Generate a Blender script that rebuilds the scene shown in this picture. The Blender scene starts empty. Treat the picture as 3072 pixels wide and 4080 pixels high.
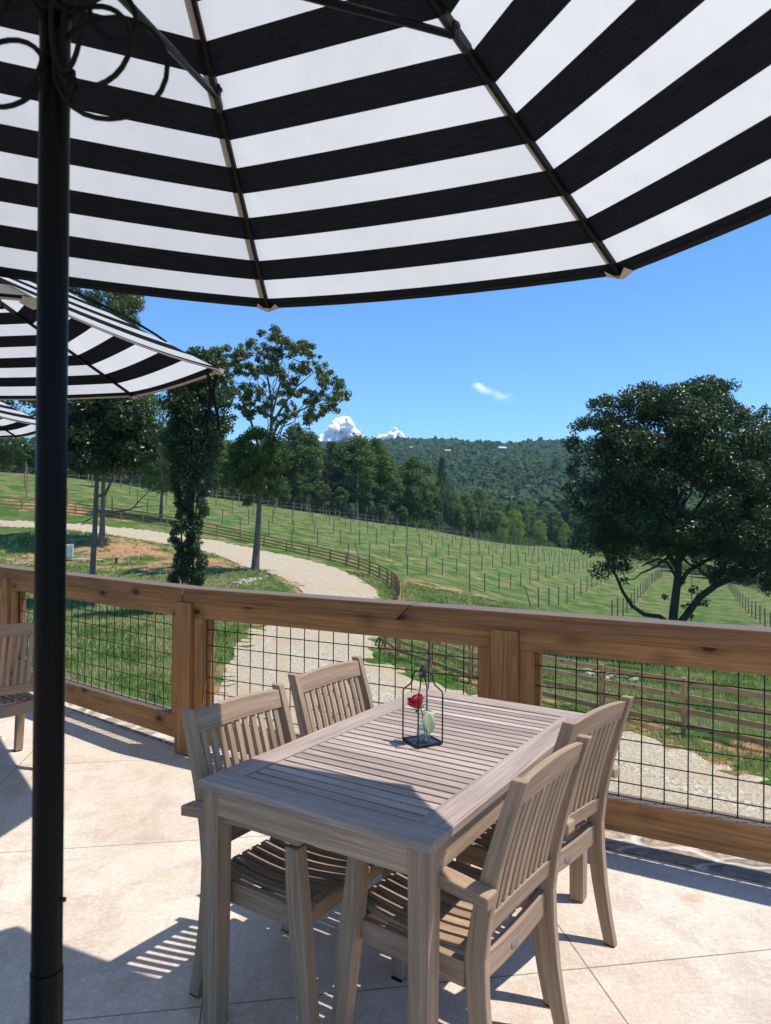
import bpy, math, random
import numpy as np
from mathutils import Vector, Matrix
SC = bpy.context.scene
COL = SC.collection
rnd = random.Random(7)
nrs = np.random.RandomState(11)
R_ = math.radians

# ------------------------------------------------------------------ helpers
def link(o, parent=None):
    COL.objects.link(o)
    if parent: o.parent = parent
    return o
def tag(o, label=None, cat=None, group=None, kind=None):
    if label: o['label'] = label
    if cat: o['category'] = cat
    if group: o['group'] = group
    if kind: o['kind'] = kind
    return o
def empty(name, loc, rz=0, label=None, cat=None, group=None, kind=None):
    o = bpy.data.objects.new(name, None); link(o)
    o.empty_display_size = 0.2
    o.location = loc; o.rotation_euler = (0, 0, rz)
    return tag(o, label, cat, group, kind)

class MB:
    """collects boxes, beams, tubes; builds ONE mesh object"""
    def __init__(s): s.v = []; s.f = []; s.uv = []; s.sm = []
    def add(s, vs, fs, uvs=None, smooth=False):
        n = len(s.v)
        s.v += [tuple(p) for p in vs]
        for i, f in enumerate(fs):
            s.f.append([n + k for k in f])
            s.uv.append(uvs[i] if uvs else [(0, 0)] * len(f))
            s.sm.append(smooth)
    def beam(s, p0, p1, w, h, up=(0, 0, 1), w1=None, h1=None):
        p0 = Vector(p0); p1 = Vector(p1); d = (p1 - p0); L = d.length; d.normalize()
        up = Vector(up); sd = d.cross(up)
        if sd.length < 1e-5: sd = d.cross(Vector((0, 1, 0)))
        sd.normalize(); u = sd.cross(d).normalized()
        w1 = w if w1 is None else w1; h1 = h if h1 is None else h1
        P = []
        for p, ww, hh in ((p0, w, h), (p1, w1, h1)):
            for a, b in ((-1, -1), (1, -1), (1, 1), (-1, 1)):
                P.append(p + sd * (a * ww / 2) + u * (b * hh / 2))
        o = rnd.uniform(0, 50); q = rnd.uniform(0, 50)
        F = [(0, 1, 2, 3), (7, 6, 5, 4), (0, 4, 5, 1), (1, 5, 6, 2), (2, 6, 7, 3), (3, 7, 4, 0)]
        UV = [[(o, q), (o, q + w), (o + h, q + w), (o + h, q)], [(o, q), (o, q + w), (o + h, q + w), (o + h, q)]]
        acc = q
        for ww in (w, h, w, h):
            UV.append([(o, acc), (o + L, acc), (o + L, acc + ww), (o, acc + ww)]); acc += ww
        s.add(P, [tuple(reversed(f)) for f in F], [list(reversed(x)) for x in UV])
    def box(s, c, sx, sy, sz):
        c = Vector(c)
        m = max(sx, sy, sz)
        if m == sx: s.beam(c - Vector((sx / 2, 0, 0)), c + Vector((sx / 2, 0, 0)), sy, sz)
        elif m == sy: s.beam(c - Vector((0, sy / 2, 0)), c + Vector((0, sy / 2, 0)), sx, sz)
        else: s.beam(c - Vector((0, 0, sz / 2)), c + Vector((0, 0, sz / 2)), sx, sy, up=(0, 1, 0))
    def prism(s, prof, axis0, axis1, depthv, org=(0, 0, 0)):
        """closed 2-D profile (strip: list of (a_lo,a_hi,b)) swept along depthv; lofted strip of quads"""
        org = Vector(org); A = Vector(axis0); B = Vector(axis1); D = Vector(depthv)
        n = len(prof); o = rnd.uniform(0, 50); q = rnd.uniform(0, 50)
        P = []
        for lo, hi, b in prof:
            for k in (lo, hi):
                P.append(org + A * k + B * b - D / 2); P.append(org + A * k + B * b + D / 2)
        F = []; UV = []
        dl = D.length
        for i in range(n - 1):
            a = 4 * i; c = a + 4
            b0 = o + prof[i][2]; b1 = o + prof[i + 1][2]; w0 = prof[i][1] - prof[i][0]; w1 = prof[i + 1][1] - prof[i + 1][0]
            F += [(a, a + 1, c + 1, c), (a + 3, a + 2, c + 2, c + 3), (a + 2, a, c, c + 2), (a + 1, a + 3, c + 3, c + 1)]
            UV += [[(b0, q), (b0, q + dl), (b1, q + dl), (b1, q)], [(b0, q + .3), (b0, q + .3 + dl), (b1, q + .3 + dl), (b1, q + .3)],
                   [(b0, q + .5 + w0), (b0, q + .5), (b1, q + .5), (b1, q + .5 + w1)], [(b0, q + .8), (b0, q + .8 + w0), (b1, q + .8 + w1), (b1, q + .8)]]
        m = 4 * (n - 1)
        F += [(0, 2, 3, 1), (m, m + 1, m + 3, m + 2)]
        UV += [[(o, q)] * 4, [(o, q)] * 4]
        s.add(P, F, UV)
    def tube(s, pts, rad, n=8, smooth=True, cap=True):
        pts = [Vector(p) for p in pts]; N = len(pts)
        rad = rad if isinstance(rad, (list, tuple)) else [rad] * N
        P = []; F = []; UV = []; acc = rnd.uniform(0, 50); prev = None; L = []
        q0 = rnd.uniform(0, 9)
        for i, p in enumerate(pts):
            t = (pts[min(i + 1, N - 1)] - pts[max(i - 1, 0)]).normalized()
            if prev is None:
                a = t.cross(Vector((0, 0, 1)))
                if a.length < .05: a = t.cross(Vector((0, 1, 0)))
                a.normalize()
            else:
                a = (prev - t * prev.dot(t)).normalized()
            prev = a; b = t.cross(a)
            if i: acc += (p - pts[i - 1]).length
            L.append(acc)
            for k in range(n):
                g = 2 * math.pi * k / n
                P.append(p + (a * math.cos(g) + b * math.sin(g)) * rad[i])
        for i in range(N - 1):
            c = 2 * math.pi * rad[i]
            for k in range(n):
                k2 = (k + 1) % n
                F.append((i * n + k, i * n + k2, (i + 1) * n + k2, (i + 1) * n + k))
                UV.append([(L[i], q0 + c * k / n), (L[i], q0 + c * (k + 1) / n), (L[i + 1], q0 + c * (k + 1) / n), (L[i + 1], q0 + c * k / n)])
        s.add(P, F, UV, smooth)
        if cap:
            s.add([P[k] for k in range(n)], [tuple(reversed(range(n)))])
            s.add([P[(N - 1) * n + k] for k in range(n)], [tuple(range(n))])
    def lathe(s, prof, org, n=20, closed=False):
        org = Vector(org); P = []; F = []
        for r, z in prof:
            for k in range(n):
                g = 2 * math.pi * k / n
                P.append(org + Vector((r * math.cos(g), r * math.sin(g), z)))
        for i in range(len(prof) - 1):
            for k in range(n):
                k2 = (k + 1) % n
                F.append((i * n + k, i * n + k2, (i + 1) * n + k2, (i + 1) * n + k))
        s.add(P, F, None, True)
    def build(s, name, m, parent=None, bevel=0):
        me = bpy.data.meshes.new(name); me.from_pydata([tuple(p) for p in s.v], [], s.f); me.materials.append(m)
        uvl = me.uv_layers.new(name='UVMap')
        flat = [c for f in s.uv for c in f]
        uvl.data.foreach_set('uv', np.array(flat, 'f').ravel())
        me.polygons.foreach_set('use_smooth', s.sm)
        me.update()
        o = link(bpy.data.objects.new(name, me), parent)
        if bevel:
            b = o.modifiers.new('bevel', 'BEVEL'); b.width = bevel; b.segments = 2; b.limit_method = 'ANGLE'; b.angle_limit = R_(40)
        return o

def npmesh(name, V, F, mat, parent=None, uv=None, smooth=False, attrs=None):
    """big mesh from numpy arrays; F is (n,3) or (n,4)"""
    V = np.asarray(V, 'f'); F = np.asarray(F, 'i'); k = F.shape[1]
    me = bpy.data.meshes.new(name)
    me.vertices.add(len(V)); me.vertices.foreach_set('co', V.ravel())
    me.loops.add(F.size); me.loops.foreach_set('vertex_index', F.ravel())
    me.polygons.add(len(F)); me.polygons.foreach_set('loop_start', np.arange(0, F.size, k, dtype='i'))
    try: me.polygons.foreach_set('loop_total', np.full(len(F), k, 'i'))
    except Exception: pass
    me.update(calc_edges=True)
    if uv is not None:
        l = me.uv_layers.new(name='UVMap'); l.data.foreach_set('uv', np.asarray(uv, 'f').ravel())
    me.polygons.foreach_set('use_smooth', np.full(len(F), smooth))
    for nm, arr in (attrs or {}).items():
        a = me.attributes.new(nm, 'FLOAT', 'POINT'); a.data.foreach_set('value', np.asarray(arr, 'f'))
    me.materials.append(mat); me.validate(); me.update()
    if name is None: return me
    return link(bpy.data.objects.new(name, me), parent)

# ------------------------------------------------------------------ camera (world: patio floor z=0, camera above the origin)
CH = 1.565
PIT, ROL, FPX = .0025, .0079, 2883.
cp_, sp_, cr_, sr_ = math.cos(PIT), math.sin(PIT), math.cos(ROL), math.sin(ROL)
FW = Vector((0, cp_, sp_)); U0 = Vector((0, -sp_, cp_)); R0 = Vector((1, 0, 0))
RT = R0 * cr_ + U0 * sr_; UP = U0 * cr_ - R0 * sr_
cam = bpy.data.cameras.new('camera'); co = bpy.data.objects.new('camera', cam); COL.objects.link(co)
M4 = Matrix(((RT.x, UP.x, -FW.x, 0), (RT.y, UP.y, -FW.y, 0), (RT.z, UP.z, -FW.z, CH), (0, 0, 0, 1)))
co.matrix_world = M4
cam.sensor_fit = 'VERTICAL'; cam.sensor_height = 36; cam.lens = FPX / 4080 * 36
cam.clip_start = .05; cam.clip_end = 20000
cam.dof.use_dof = True; cam.dof.focus_distance = 5.0; cam.dof.aperture_fstop = cam.lens / 3.2
SC.camera = co
def ray(u, v):
    return (FW + RT * ((u - 1536) / FPX) + UP * ((2040 - v) / FPX))
def atd(u, v, d):
    """point on the ray through photo pixel (u,v) at forward distance d"""
    r = ray(u, v); return Vector((0, 0, CH)) + r * (d / r.y)
def atz(u, v, z):
    r = ray(u, v); return Vector((0, 0, CH)) + r * ((z - CH) / r.z)

# ------------------------------------------------------------------ materials
class NT:
    def __init__(s, name):
        s.m = bpy.data.materials.new(name); s.m.use_nodes = True; s.t = s.m.node_tree
        s.b = s.t.nodes['Principled BSDF']; s.out = s.t.nodes['Material Output']
    def n(s, typ, props=None, **ins):
        nd = s.t.nodes.new('ShaderNode' + typ)
        for k, v in (props or {}).items(): setattr(nd, k, v)
        for k, v in ins.items():
            key = k.replace('_', ' ')
            if key.startswith('in') and key[2:].isdigit(): inp = nd.inputs[int(key[2:])]
            else: inp = nd.inputs[key]
            s.set(inp, v)
        return nd
    def set(s, inp, v):
        if isinstance(v, bpy.types.NodeSocket): s.t.links.new(v, inp)
        elif isinstance(v, bpy.types.Node): s.t.links.new(v.outputs[0], inp)
        else:
            if isinstance(v, (tuple, list)) and len(v) == 3 and inp.type == 'RGBA': v = (*v, 1)
            inp.default_value = v
    def coord(s, kind='Object', scale=(1, 1, 1), rot=(0, 0, 0)):
        tc = s.t.nodes.new('ShaderNodeTexCoord')
        return s.n('Mapping', Vector=tc.outputs[kind], Scale=scale, Rotation=rot).outputs[0]
    def noise(s, vec, scale, detail=4, rough=.55, dist=0.):
        return s.n('TexNoise', Vector=vec, Scale=scale, Detail=detail, Roughness=rough, Distortion=dist).outputs[0]
    def ramp(s, fac, stops):
        r = s.n('ValToRGB', Fac=fac); e = r.color_ramp.elements
        while len(e) < len(stops): e.new(.5)
        for el, (p, c) in zip(e, stops):
            el.position = p; el.color = (*c, 1) if len(c) == 3 else c
        return r.outputs[0]
    def mix(s, fac, a, b, mode='MIX'):
        m = s.t.nodes.new('ShaderNodeMix'); m.data_type = 'RGBA'; m.blend_type = mode
        s.set(m.inputs[0], fac); s.set(m.inputs[6], a); s.set(m.inputs[7], b); return m.outputs[2]
    def math(s, op, a, b=0., c=None, clamp=False):
        m = s.t.nodes.new('ShaderNodeMath'); m.operation = op; m.use_clamp = clamp
        s.set(m.inputs[0], a); s.set(m.inputs[1], b)
        if c is not None: s.set(m.inputs[2], c)
        return m.outputs[0]
    def mr(s, v, a, b, c=0., d=1.):
        return s.n('MapRange', Value=v, From_Min=a, From_Max=b, To_Min=c, To_Max=d).outputs[0]
    def bump(s, h, strength=.3, dist=.01):
        s.set(s.b.inputs['Normal'], s.n('Bump', Height=h, Strength=strength, Distance=dist))
    def fin(s, col=None, rough=.6, spec=.3, **kw):
        if col is not None: s.set(s.b.inputs['Base Color'], col)
        s.set(s.b.inputs['Roughness'], rough); s.b.inputs['Specular IOR Level'].default_value = spec
        for k, v in kw.items(): s.set(s.b.inputs[k.replace('_', ' ')], v)
        return s.m

def plain(name, col, rough=.6, spec=.3, var=.15, scale=20, **kw):
    t = NT(name); f = t.noise(t.coord(), scale)
    c = t.mix(t.mr(f, .3, .7), tuple(x * (1 - var) for x in col), tuple(min(1, x * (1 + var)) for x in col))
    return t.fin(c, rough, spec, **kw)

def wood(name, dark, light, grain=1., knots=0., rough=.7, stain=None, greytop=None):
    t = NT(name)
    uv = t.coord('UV')
    fine = t.noise(t.n('Mapping', Vector=uv, Scale=(3 * grain, 160 * grain, 1)).outputs[0], 1, 5, .65)
    mid = t.noise(t.n('Mapping', Vector=uv, Scale=(1.8, 42, 1)).outputs[0], 1, 5, .6, .8)
    big = t.noise(t.n('Mapping', Vector=uv, Scale=(1.4, 2.2, 1)).outputs[0], 1.2, 3, .5)
    f = t.math('ADD', t.math('MULTIPLY', fine, .5), t.math('MULTIPLY', mid, .5))
    c = t.ramp(f, [(.38, dark), (.61, light)])
    c = t.mix(t.mr(big, .35, .7, 0, .55), c, stain or tuple(x * .7 for x in dark))
    gi = t.t.nodes.new('ShaderNodeNewGeometry').outputs['Random Per Island']
    c = t.mix(1., c, t.ramp(gi, [(0, (.72, .70, .69)), (.5, (.98, .97, .96)), (1, (1.16, 1.16, 1.16))]), 'MULTIPLY')
    if knots:
        vo = t.n('TexVoronoi', {'feature': 'F1'}, Vector=t.n('Mapping', Vector=uv, Scale=(3.3, 6.5, 1)).outputs[0], Scale=1.0, Randomness=1.)
        k = t.mr(vo.outputs['Distance'], .09, .14, 1, 0)
        halo = t.mr(vo.outputs['Distance'], .12, .34, .65, 0)
        c = t.mix(halo, c, tuple(x * .55 for x in dark)); c = t.mix(t.math('MULTIPLY', k, knots), c, (.035, .015, .008))
    if greytop:
        g = t.n('NewGeometry'); z = t.n('SeparateXYZ', Vector=g.outputs['Normal']).outputs[2]
        c = t.mix(t.mr(z, .7, .95, 0, .85), c, t.mix(fine, tuple(x * .75 for x in greytop), tuple(x * 1.2 for x in greytop)))
    t.bump(t.math('ADD', fine, t.math('MULTIPLY', mid, .6)), .35, .003)
    return t.fin(c, rough, .25)

MT = {}
MT['rail'] = wood('stained pine', (.235, .106, .038), (.57, .285, .112), .6, .95, .65, (.27, .126, .046), (.17, .14, .12))
MT['cap'] = wood('dark stained cap timber', (.155, .072, .030), (.44, .215, .088), .6, .95, .65, (.16, .078, .036), (.165, .135, .115))
MT['teak'] = wood('weathered teak', (.26, .168, .108), (.54, .385, .262), 1.2, 0, .75, (.36, .26, .175))
MT['teakt'] = wood('weathered teak top', (.27, .205, .17), (.58, .465, .39), 1.2, 0, .7, (.35, .285, .25))
MT['fence'] = wood('treated pine', (.36, .215, .10), (.60, .385, .20), .6, .6, .8, (.24, .145, .065))
MT['fencefar'] = wood('brown stained boards', (.27, .16, .075), (.42, .27, .135), .5, 0, .8)
MT['vpost'] = plain('vineyard post wood', (.27, .20, .135), .9, .1, .3, 3)
MT['wire'] = plain('black coated wire', (.012, .011, .011), .45, .4)
MT['gwire'] = plain('galvanised wire', (.45, .47, .46), .4, .5)
MT['blackmetal'] = plain('black powder coated metal', (.0035, .0035, .004), .32, .09, .1, 60)
MT['ribblack'] = plain('black rib', (.006, .006, .007), .5, .15)
MT['matteblack'] = plain('matte black metal', (.012, .012, .013), .5, .4)
MT['rope'] = plain('black cord', (.006, .006, .007), .85, .2, .3, 300)
MT['beige'] = plain('beige webbing', (.45, .39, .33), .85, .1, .1, 80)
MT['badge'] = plain('aged bronze badge', (.22, .20, .18), .45, .5, .25, 90)
MT['rubber'] = plain('black glide', (.01, .01, .01), .8, .2)

def stripes(tape=False):
    t = NT('striped canvas')
    tc = t.t.nodes.new('ShaderNodeTexCoord')
    s = t.n('SeparateXYZ', Vector=tc.outputs['UV']).outputs[0]
    e = t.math('SUBTRACT', s, .024)
    fr = t.math('FRACT', t.math('DIVIDE', e, 2 * .0507))
    w = t.math('LESS_THAN', fr, .5)
    ob = tc.outputs['Object']
    weave = t.noise(t.n('Mapping', Vector=ob, Scale=(1, 1, 1)).outputs[0], 260, 3, .7)
    soft = t.noise(ob, 7, 4, .6, .5)
    fine = t.noise(t.n('Mapping', Vector=tc.outputs['UV'], Scale=(420, 12, 1)).outputs[0], 1, 3, .6)
    wh = t.mix(t.mr(soft, .3, .75), (.74, .735, .72), (.66, .66, .65))
    wh = t.mix(t.mr(weave, .3, .7, 0, .25), wh, (.66, .66, .66))
    bl = t.mix(t.mr(fine, .35, .65), (.010, .011, .016), (.021, .022, .028))
    colr = t.mix(w, bl, wh)
    d = t.n('BsdfDiffuse', Color=colr, Roughness=.5); tr = t.n('BsdfTranslucent', Color=t.mix(w, (.012, .012, .014), t.mix(t.mr(t.noise(ob, 2.6, 5, .65, .8), .36, .64), (.65, .65, .63), (.74, .735, .71))))
    bm = t.n('Bump', Height=t.math('ADD', t.math('MULTIPLY', weave, .12), t.noise(t.n('Mapping', Vector=tc.outputs['UV'], Scale=(9, 5, 1)).outputs[0], 1, 4, .6, 1.2)), Strength=.35, Distance=.010)
    t.set(d.inputs['Normal'], bm)
    ms = t.n('MixShader', in0=t.mix(w, (.12, .12, .12), (.47, .47, .47)), in1=d, in2=tr)
    if tape: t.set(d.inputs['Color'], t.mix(w, (.014, .014, .015), (.42, .37, .31))); ms = d
    t.set(t.out.inputs['Surface'], ms); return t.m
MT['stripe'] = stripes(); MT['stripetape'] = stripes(True)

def concrete():
    t = NT('broom finished concrete'); ob = t.coord('Object')
    big = t.noise(ob, 1.1, 6, .65, .6); mid = t.noise(ob, 5, 6, .7, .5); fine = t.noise(ob, 140, 3, .7)
    # broom lines run along the slab grid
    br = t.noise(t.coord('Object', (220, 6, 1), (0, 0, R_(-62))), 1, 3, .6)
    c = t.ramp(big, [(.36, (.62, .505, .39)), (.5, (.69, .585, .475)), (.64, (.74, .65, .545))])
    c = t.mix(t.mr(mid, .48, .62, 0, .45), c, (.47, .36, .27))
    vo = t.n('TexVoronoi', {'feature': 'F1'}, Vector=ob, Scale=2.1, Randomness=1.).outputs['Distance']
    rust = t.math('MULTIPLY', t.mr(vo, .03, .12, 1, 0), t.mr(t.noise(ob, 1.7, 2), .45, .55))
    c = t.mix(t.math('MULTIPLY', rust, .55), c, (.55, .31, .14)); st_ = t.noise(t.coord('Object', (1.6, .8, 1), (0, 0, .5)), 1.3, 6, .7, 1.2); c = t.mix(t.mr(st_, .53, .66, 0, .34), c, (.36, .27, .20))
    c = t.mix(t.mr(fine, .54, .64, 0, .5), c, (.33, .26, .20)); grit = t.noise(ob, 48, 4, .75); c = t.mix(t.mr(grit, .40, .62, .28, 0), c, (.36, .29, .22)); c = t.mix(t.mr(grit, .56, .68, 0, .35), c, (.85, .80, .72))
    c = t.mix(t.mr(br, .52, .66, 0, .30), c, (.40, .32, .27))
    # faint long scratches / cracks
    cr = t.n('TexVoronoi', {'feature': 'DISTANCE_TO_EDGE'}, Vector=t.n('Mapping', Vector=t.n('VectorMath', {'operation': 'ADD'}, in0=ob, in1=t.n('TexNoise', Vector=ob, Scale=2.5).outputs['Color']).outputs[0], Scale=(.35, .6, 1)).outputs[0], Scale=1.).outputs['Distance']
    c = t.mix(t.mr(cr, .0, .004, .10, 0), c, (.34, .27, .22))
    sep = t.n('SeparateXYZ', Vector=ob)
    # sawn control joints
    x0, y0 = .714, 2.507
    e1 = (.9866, .1632); e2 = (-.1632, .9866)
    px = t.math('SUBTRACT', sep.outputs[0], x0); py = t.math('SUBTRACT', sep.outputs[1], y0)
    a = t.math('ADD', t.math('MULTIPLY', px, e1[0]), t.math('MULTIPLY', py, e1[1]))
    b = t.math('ADD', t.math('MULTIPLY', px, e2[0]), t.math('MULTIPLY', py, e2[1]))
    def joint(v, per):
        k = t.math('ABSOLUTE', t.math('SUBTRACT', t.math('FRACT', t.math('ADD', t.math('DIVIDE', v, per), .5)), .5))
        return t.math('LESS_THAN', t.math('MULTIPLY', k, per), .0028)
    j = t.math('MAXIMUM', joint(a, 1.30), joint(b, 1.20))
    c = t.mix(t.math('MULTIPLY', j, .8), c, (.13, .10, .085))
    h = t.math('SUBTRACT', t.math('ADD', t.math('MULTIPLY', fine, .6), br), t.math('MULTIPLY', j, 4.))
    t.bump(h, .35, .002)
    return t.fin(c, .85, .2)
MT['concrete'] = concrete()

def stone():
    t = NT('mortared field stone'); ob = t.coord('Object')
    wob = t.n('VectorMath', {'operation': 'ADD'}, in0=ob, in1=t.n('VectorMath', {'operation': 'SCALE'}, in0=t.n('TexNoise', Vector=ob, Scale=6.).outputs['Color'], Scale=.09).outputs[0]).outputs[0]
    mp = t.n('Mapping', Vector=wob, Rotation=(0, 0, R_(28)), Scale=(3.0, 7.5, 5.5)).outputs[0]
    e = t.n('TexVoronoi', {'feature': 'DISTANCE_TO_EDGE'}, Vector=mp, Scale=1.).outputs['Distance']
    cc = t.n('TexVoronoi', {'feature': 'F1'}, Vector=mp, Scale=1.).outputs['Color']
    st = t.ramp(t.n('SeparateColor', Color=cc).outputs[0], [(0, (.30, .27, .23)), (.4, (.55, .42, .25)), (.7, (.42, .30, .20)), (1, (.62, .52, .38))])
    st = t.mix(t.mr(t.noise(ob, 30, 5), .35, .7), st, (.20, .17, .14))
    c = t.mix(t.mr(e, .05, .09), (.60, .54, .45), st)
    t.bump(t.mr(e, 0, .25), .8, .03)
    return t.fin(c, .85, .2)
MT['stone'] = stone()

def ground_mat():
    t = NT('grass and red clay'); ob = t.coord('Object')
    at = t.t.nodes.new('ShaderNodeAttribute'); at.attribute_name = 'dirt'; dirt = at.outputs['Fac']
    at2 = t.t.nodes.new('ShaderNodeAttribute'); at2.attribute_name = 'dry'; dry = at2.outputs['Fac']
    at3 = t.t.nodes.new('ShaderNodeAttribute'); at3.attribute_name = 'wood'; wd = at3.outputs['Fac']
    big = t.noise(ob, .06, 5, .6, .3); mid = t.noise(ob, .45, 5, .65); fine = t.noise(ob, 3.2, 5, .7); vf = t.noise(ob, 22, 3, .7)
    g = t.ramp(t.math('ADD', t.math('MULTIPLY', fine, .6), t.math('MULTIPLY', mid, .4)), [(.38, (.030, .082, .012)), (.5, (.066, .152, .022)), (.61, (.125, .215, .042))])
    g = t.mix(t.mr(big, .42, .6, 0, .5), g, (.075, .155, .026))
    g = t.mix(t.mr(vf, .5, .65, 0, .5), g, (.135, .215, .05))
    straw = t.mix(fine, (.22, .17, .075), (.36, .29, .15))
    g = t.mix(t.math('MULTIPLY', t.mr(mid, .44, .58), t.math('ADD', t.math('MULTIPLY', dry, 1.5), .08), clamp=True), g, straw)
    clay = t.ramp(t.noise(ob, 1.3, 5, .7), [(.3, (.40, .17, .065)), (.5, (.50, .27, .13)), (.7, (.52, .37, .22))])
    clay = t.mix(t.mr(vf, .5, .7, 0, .5), clay, (.55, .42, .28))
    k = t.math('ADD', dirt, t.math('MULTIPLY', t.math('SUBTRACT', t.math('ADD', t.math('MULTIPLY', mid, .6), t.math('MULTIPLY', fine, .4)), .5), 5.0))
    c = t.mix(t.mr(k, .66, .9), g, clay)
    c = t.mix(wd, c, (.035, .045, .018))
    t.bump(t.math('ADD', fine, vf), .9, .12)
    return t.fin(c, .9, .1)
MT['ground'] = ground_mat()

def gravel():
    t = NT('pale gravel'); ob = t.coord('Object'); uvn = t.coord('UV')
    v1 = t.n('TexVoronoi', {'feature': 'F1'}, Vector=ob, Scale=17.)
    v2 = t.n('TexVoronoi', {'feature': 'F1'}, Vector=ob, Scale=46.)
    s1 = t.n('SeparateColor', Color=v1.outputs['Color']).outputs[0]; s2 = t.n('SeparateColor', Color=v2.outputs['Color']).outputs[1]
    c = t.ramp(t.math('ADD', t.math('MULTIPLY', s1, .5), t.math('MULTIPLY', s2, .5)), [(.12, (.26, .215, .15)), (.5, (.48, .405, .29)), (.85, (.70, .62, .47))])
    mid = t.noise(ob, .35, 4, .6); sx = t.n('SeparateXYZ', Vector=uvn).outputs[1]
    # worn wheel tracks run with the road
    tr = t.noise(t.n('Mapping', Vector=uvn, Scale=(.7, 8, 1)).outputs[0], 1, 5, .65, .4)
    c = t.mix(t.mr(tr, .46, .58, 0, .8), c, t.mix(t.noise(ob, 9, 4), (.42, .315, .19), (.56, .45, .29)))
    c = t.mix(t.mr(mid, .58, .72, 0, .5), c, (.50, .30, .17))
    t.bump(t.math('ADD', v1.outputs['Distance'], t.math('MULTIPLY', v2.outputs['Distance'], .5)), .8, .04)
    return t.fin(c, .9, .1)
MT['gravel'] = gravel()

def leafmat(name, c0, c1, trans=.35, rough=.4, spec=.5, tone=None):
    t = NT(name); ob = t.coord('Object')
    g = t.t.nodes.new('ShaderNodeNewGeometry')
    r = t.math('ADD', t.math('MULTIPLY', g.outputs['Random Per Island'], .55), t.math('MULTIPLY', t.noise(ob, .6, 3), .6))
    c = t.mix(t.mr(r, .2, .95), c0, c1)
    t.fin(c, rough, spec)
    tr = t.n('BsdfTranslucent', Color=t.mix(.5, c, (c1[0] * 1.6, c1[1] * 1.7, c1[2] * .8)))
    ms = t.n('MixShader', in0=trans, in1=t.b, in2=tr)
    t.set(t.out.inputs['Surface'], ms); return t.m
MT['oakleaf'] = leafmat('dark oak leaves', (.018, .040, .012), (.060, .100, .030), .22, .36, .5)
MT['oakleaf2'] = leafmat('oak leaves', (.042, .070, .020), (.145, .18, .055), .28, .42, .45)
MT['greenleaf'] = leafmat('fresh green leaves', (.050, .095, .018), (.14, .21, .05), .38, .45, .35)
MT['woodleaf'] = leafmat('woodland leaves', (.038, .080, .018), (.16, .23, .055), .34, .5, .3)
MT['woodleaf2'] = leafmat('yellow green leaves', (.11, .17, .028), (.28, .34, .07), .35, .5, .3)
MT['pine'] = leafmat('pine needles', (.022, .050, .018), (.065, .105, .036), .2, .6, .2)
def bark(name, a, b):
    t = NT(name); uv = t.coord('UV')
    n1 = t.noise(t.n('Mapping', Vector=uv, Scale=(4, 26, 1)).outputs[0], 1, 5, .7, .5); n2 = t.noise(t.coord('Object'), 1.2, 3)
    c = t.ramp(n1, [(.3, a), (.7, b)]); c = t.mix(t.mr(n2, .5, .7, 0, .4), c, tuple(x * 1.5 for x in b))
    t.bump(n1, .9, .03); return t.fin(c, .9, .1)
MT['bark'] = bark('grey brown bark', (.065, .052, .043), (.25, .21, .18))
MT['barkdark'] = bark('dark oak bark', (.028, .023, .019), (.10, .083, .068))
MT['barkpale'] = bark('pale bark', (.22, .19, .16), (.48, .43, .38))
# ------------------------------------------------------------------ terrain
CT = [(1600, 2810, 19.5), (2319, 2832, 20), (2665, 2914, 17.6), (3062, 3002, 16.3), (1850, 2713, 23.2), (1706, 2658, 25.3), (1614, 2633, 26.5), (1560, 2600, 28), (1589, 2386, 50),
      (1576, 2352, 58), (1457, 2282, 70), (1144, 2201, 78), (859, 2140, 80), (10, 2029, 79), (287, 2050, 82), (550, 2084, 80), (360, 2424, 37), (277, 2235, 55),
      (406, 2151, 62), (1016, 2275, 50), (745, 2440, 33), (996, 2314, 46), (500, 2800, 18.5), (640, 2600, 26), (70, 2084, 70), (600, 2150, 68), (1150, 2280, 58),
      (1450, 2380, 46), (1200, 2500, 33), (2674, 2630, 36), (2183, 2432, 70), (1870, 2330, 84), (2451, 2440, 86), (2561, 2292, 180), (3058, 2483, 80), (2995, 2415, 113),
      (2985, 2347, 152), (2435, 2226, 230), (30, 1885, 115), (600, 1950, 128), (1067, 2018, 144), (1491, 2086, 160), (1745, 2120, 182), (2150, 2183, 240), (1269, 2169, 90), (1487, 2151, 110),
      (1070, 2115, 96), (40, 2420, 36), (2200, 2180, 290), (-900, 2150, 60), (-900, 1900, 130), (4200, 2700, 40), (4200, 2350, 150), (1900, 2550, 42)]
CP = [tuple(atd(*c)) for c in CT] + [(0, 0, -3.75), (-20, 0, -3.7), (20, 0, -3.7), (0, -40, -3.5), (-60, -30, -3), (60, -30, -4), (6, 8, -3.75), (-6, 8, -3.7), (130, 60, -12), (-150, 60, 1), (-150, 150, 7), (150, 200, -16), (60, 330, -15.6), (160, 330, -16), (-60, 300, 4), (-160, 300, 6)]
CPa = np.array(CP, float)
def _U(r2): return np.where(r2 > 0, .5 * r2 * np.log(np.maximum(r2, 1e-12)), 0)
def _tps(P, lam):
    n = len(P); X = P[:, :2] / 100.
    K = _U(((X[:, None] - X[None]) ** 2).sum(-1)) + lam * np.eye(n)
    Q = np.c_[np.ones(n), X]; A = np.zeros((n + 3, n + 3)); A[:n, :n] = K; A[:n, n:] = Q; A[n:, :n] = Q.T
    return np.linalg.solve(A, np.r_[P[:, 2], 0, 0, 0])
_W = _tps(CPa, 2e-4)
RID = np.array([(-3000, 1790), (800, 1780), (1270, 1768), (1390, 1770), (1494, 1766), (1660, 1748), (1770, 1744), (1880, 1757), (1950, 1750), (2290, 1748), (2700, 1742), (3072, 1730), (5200, 1760)], float)
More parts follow.
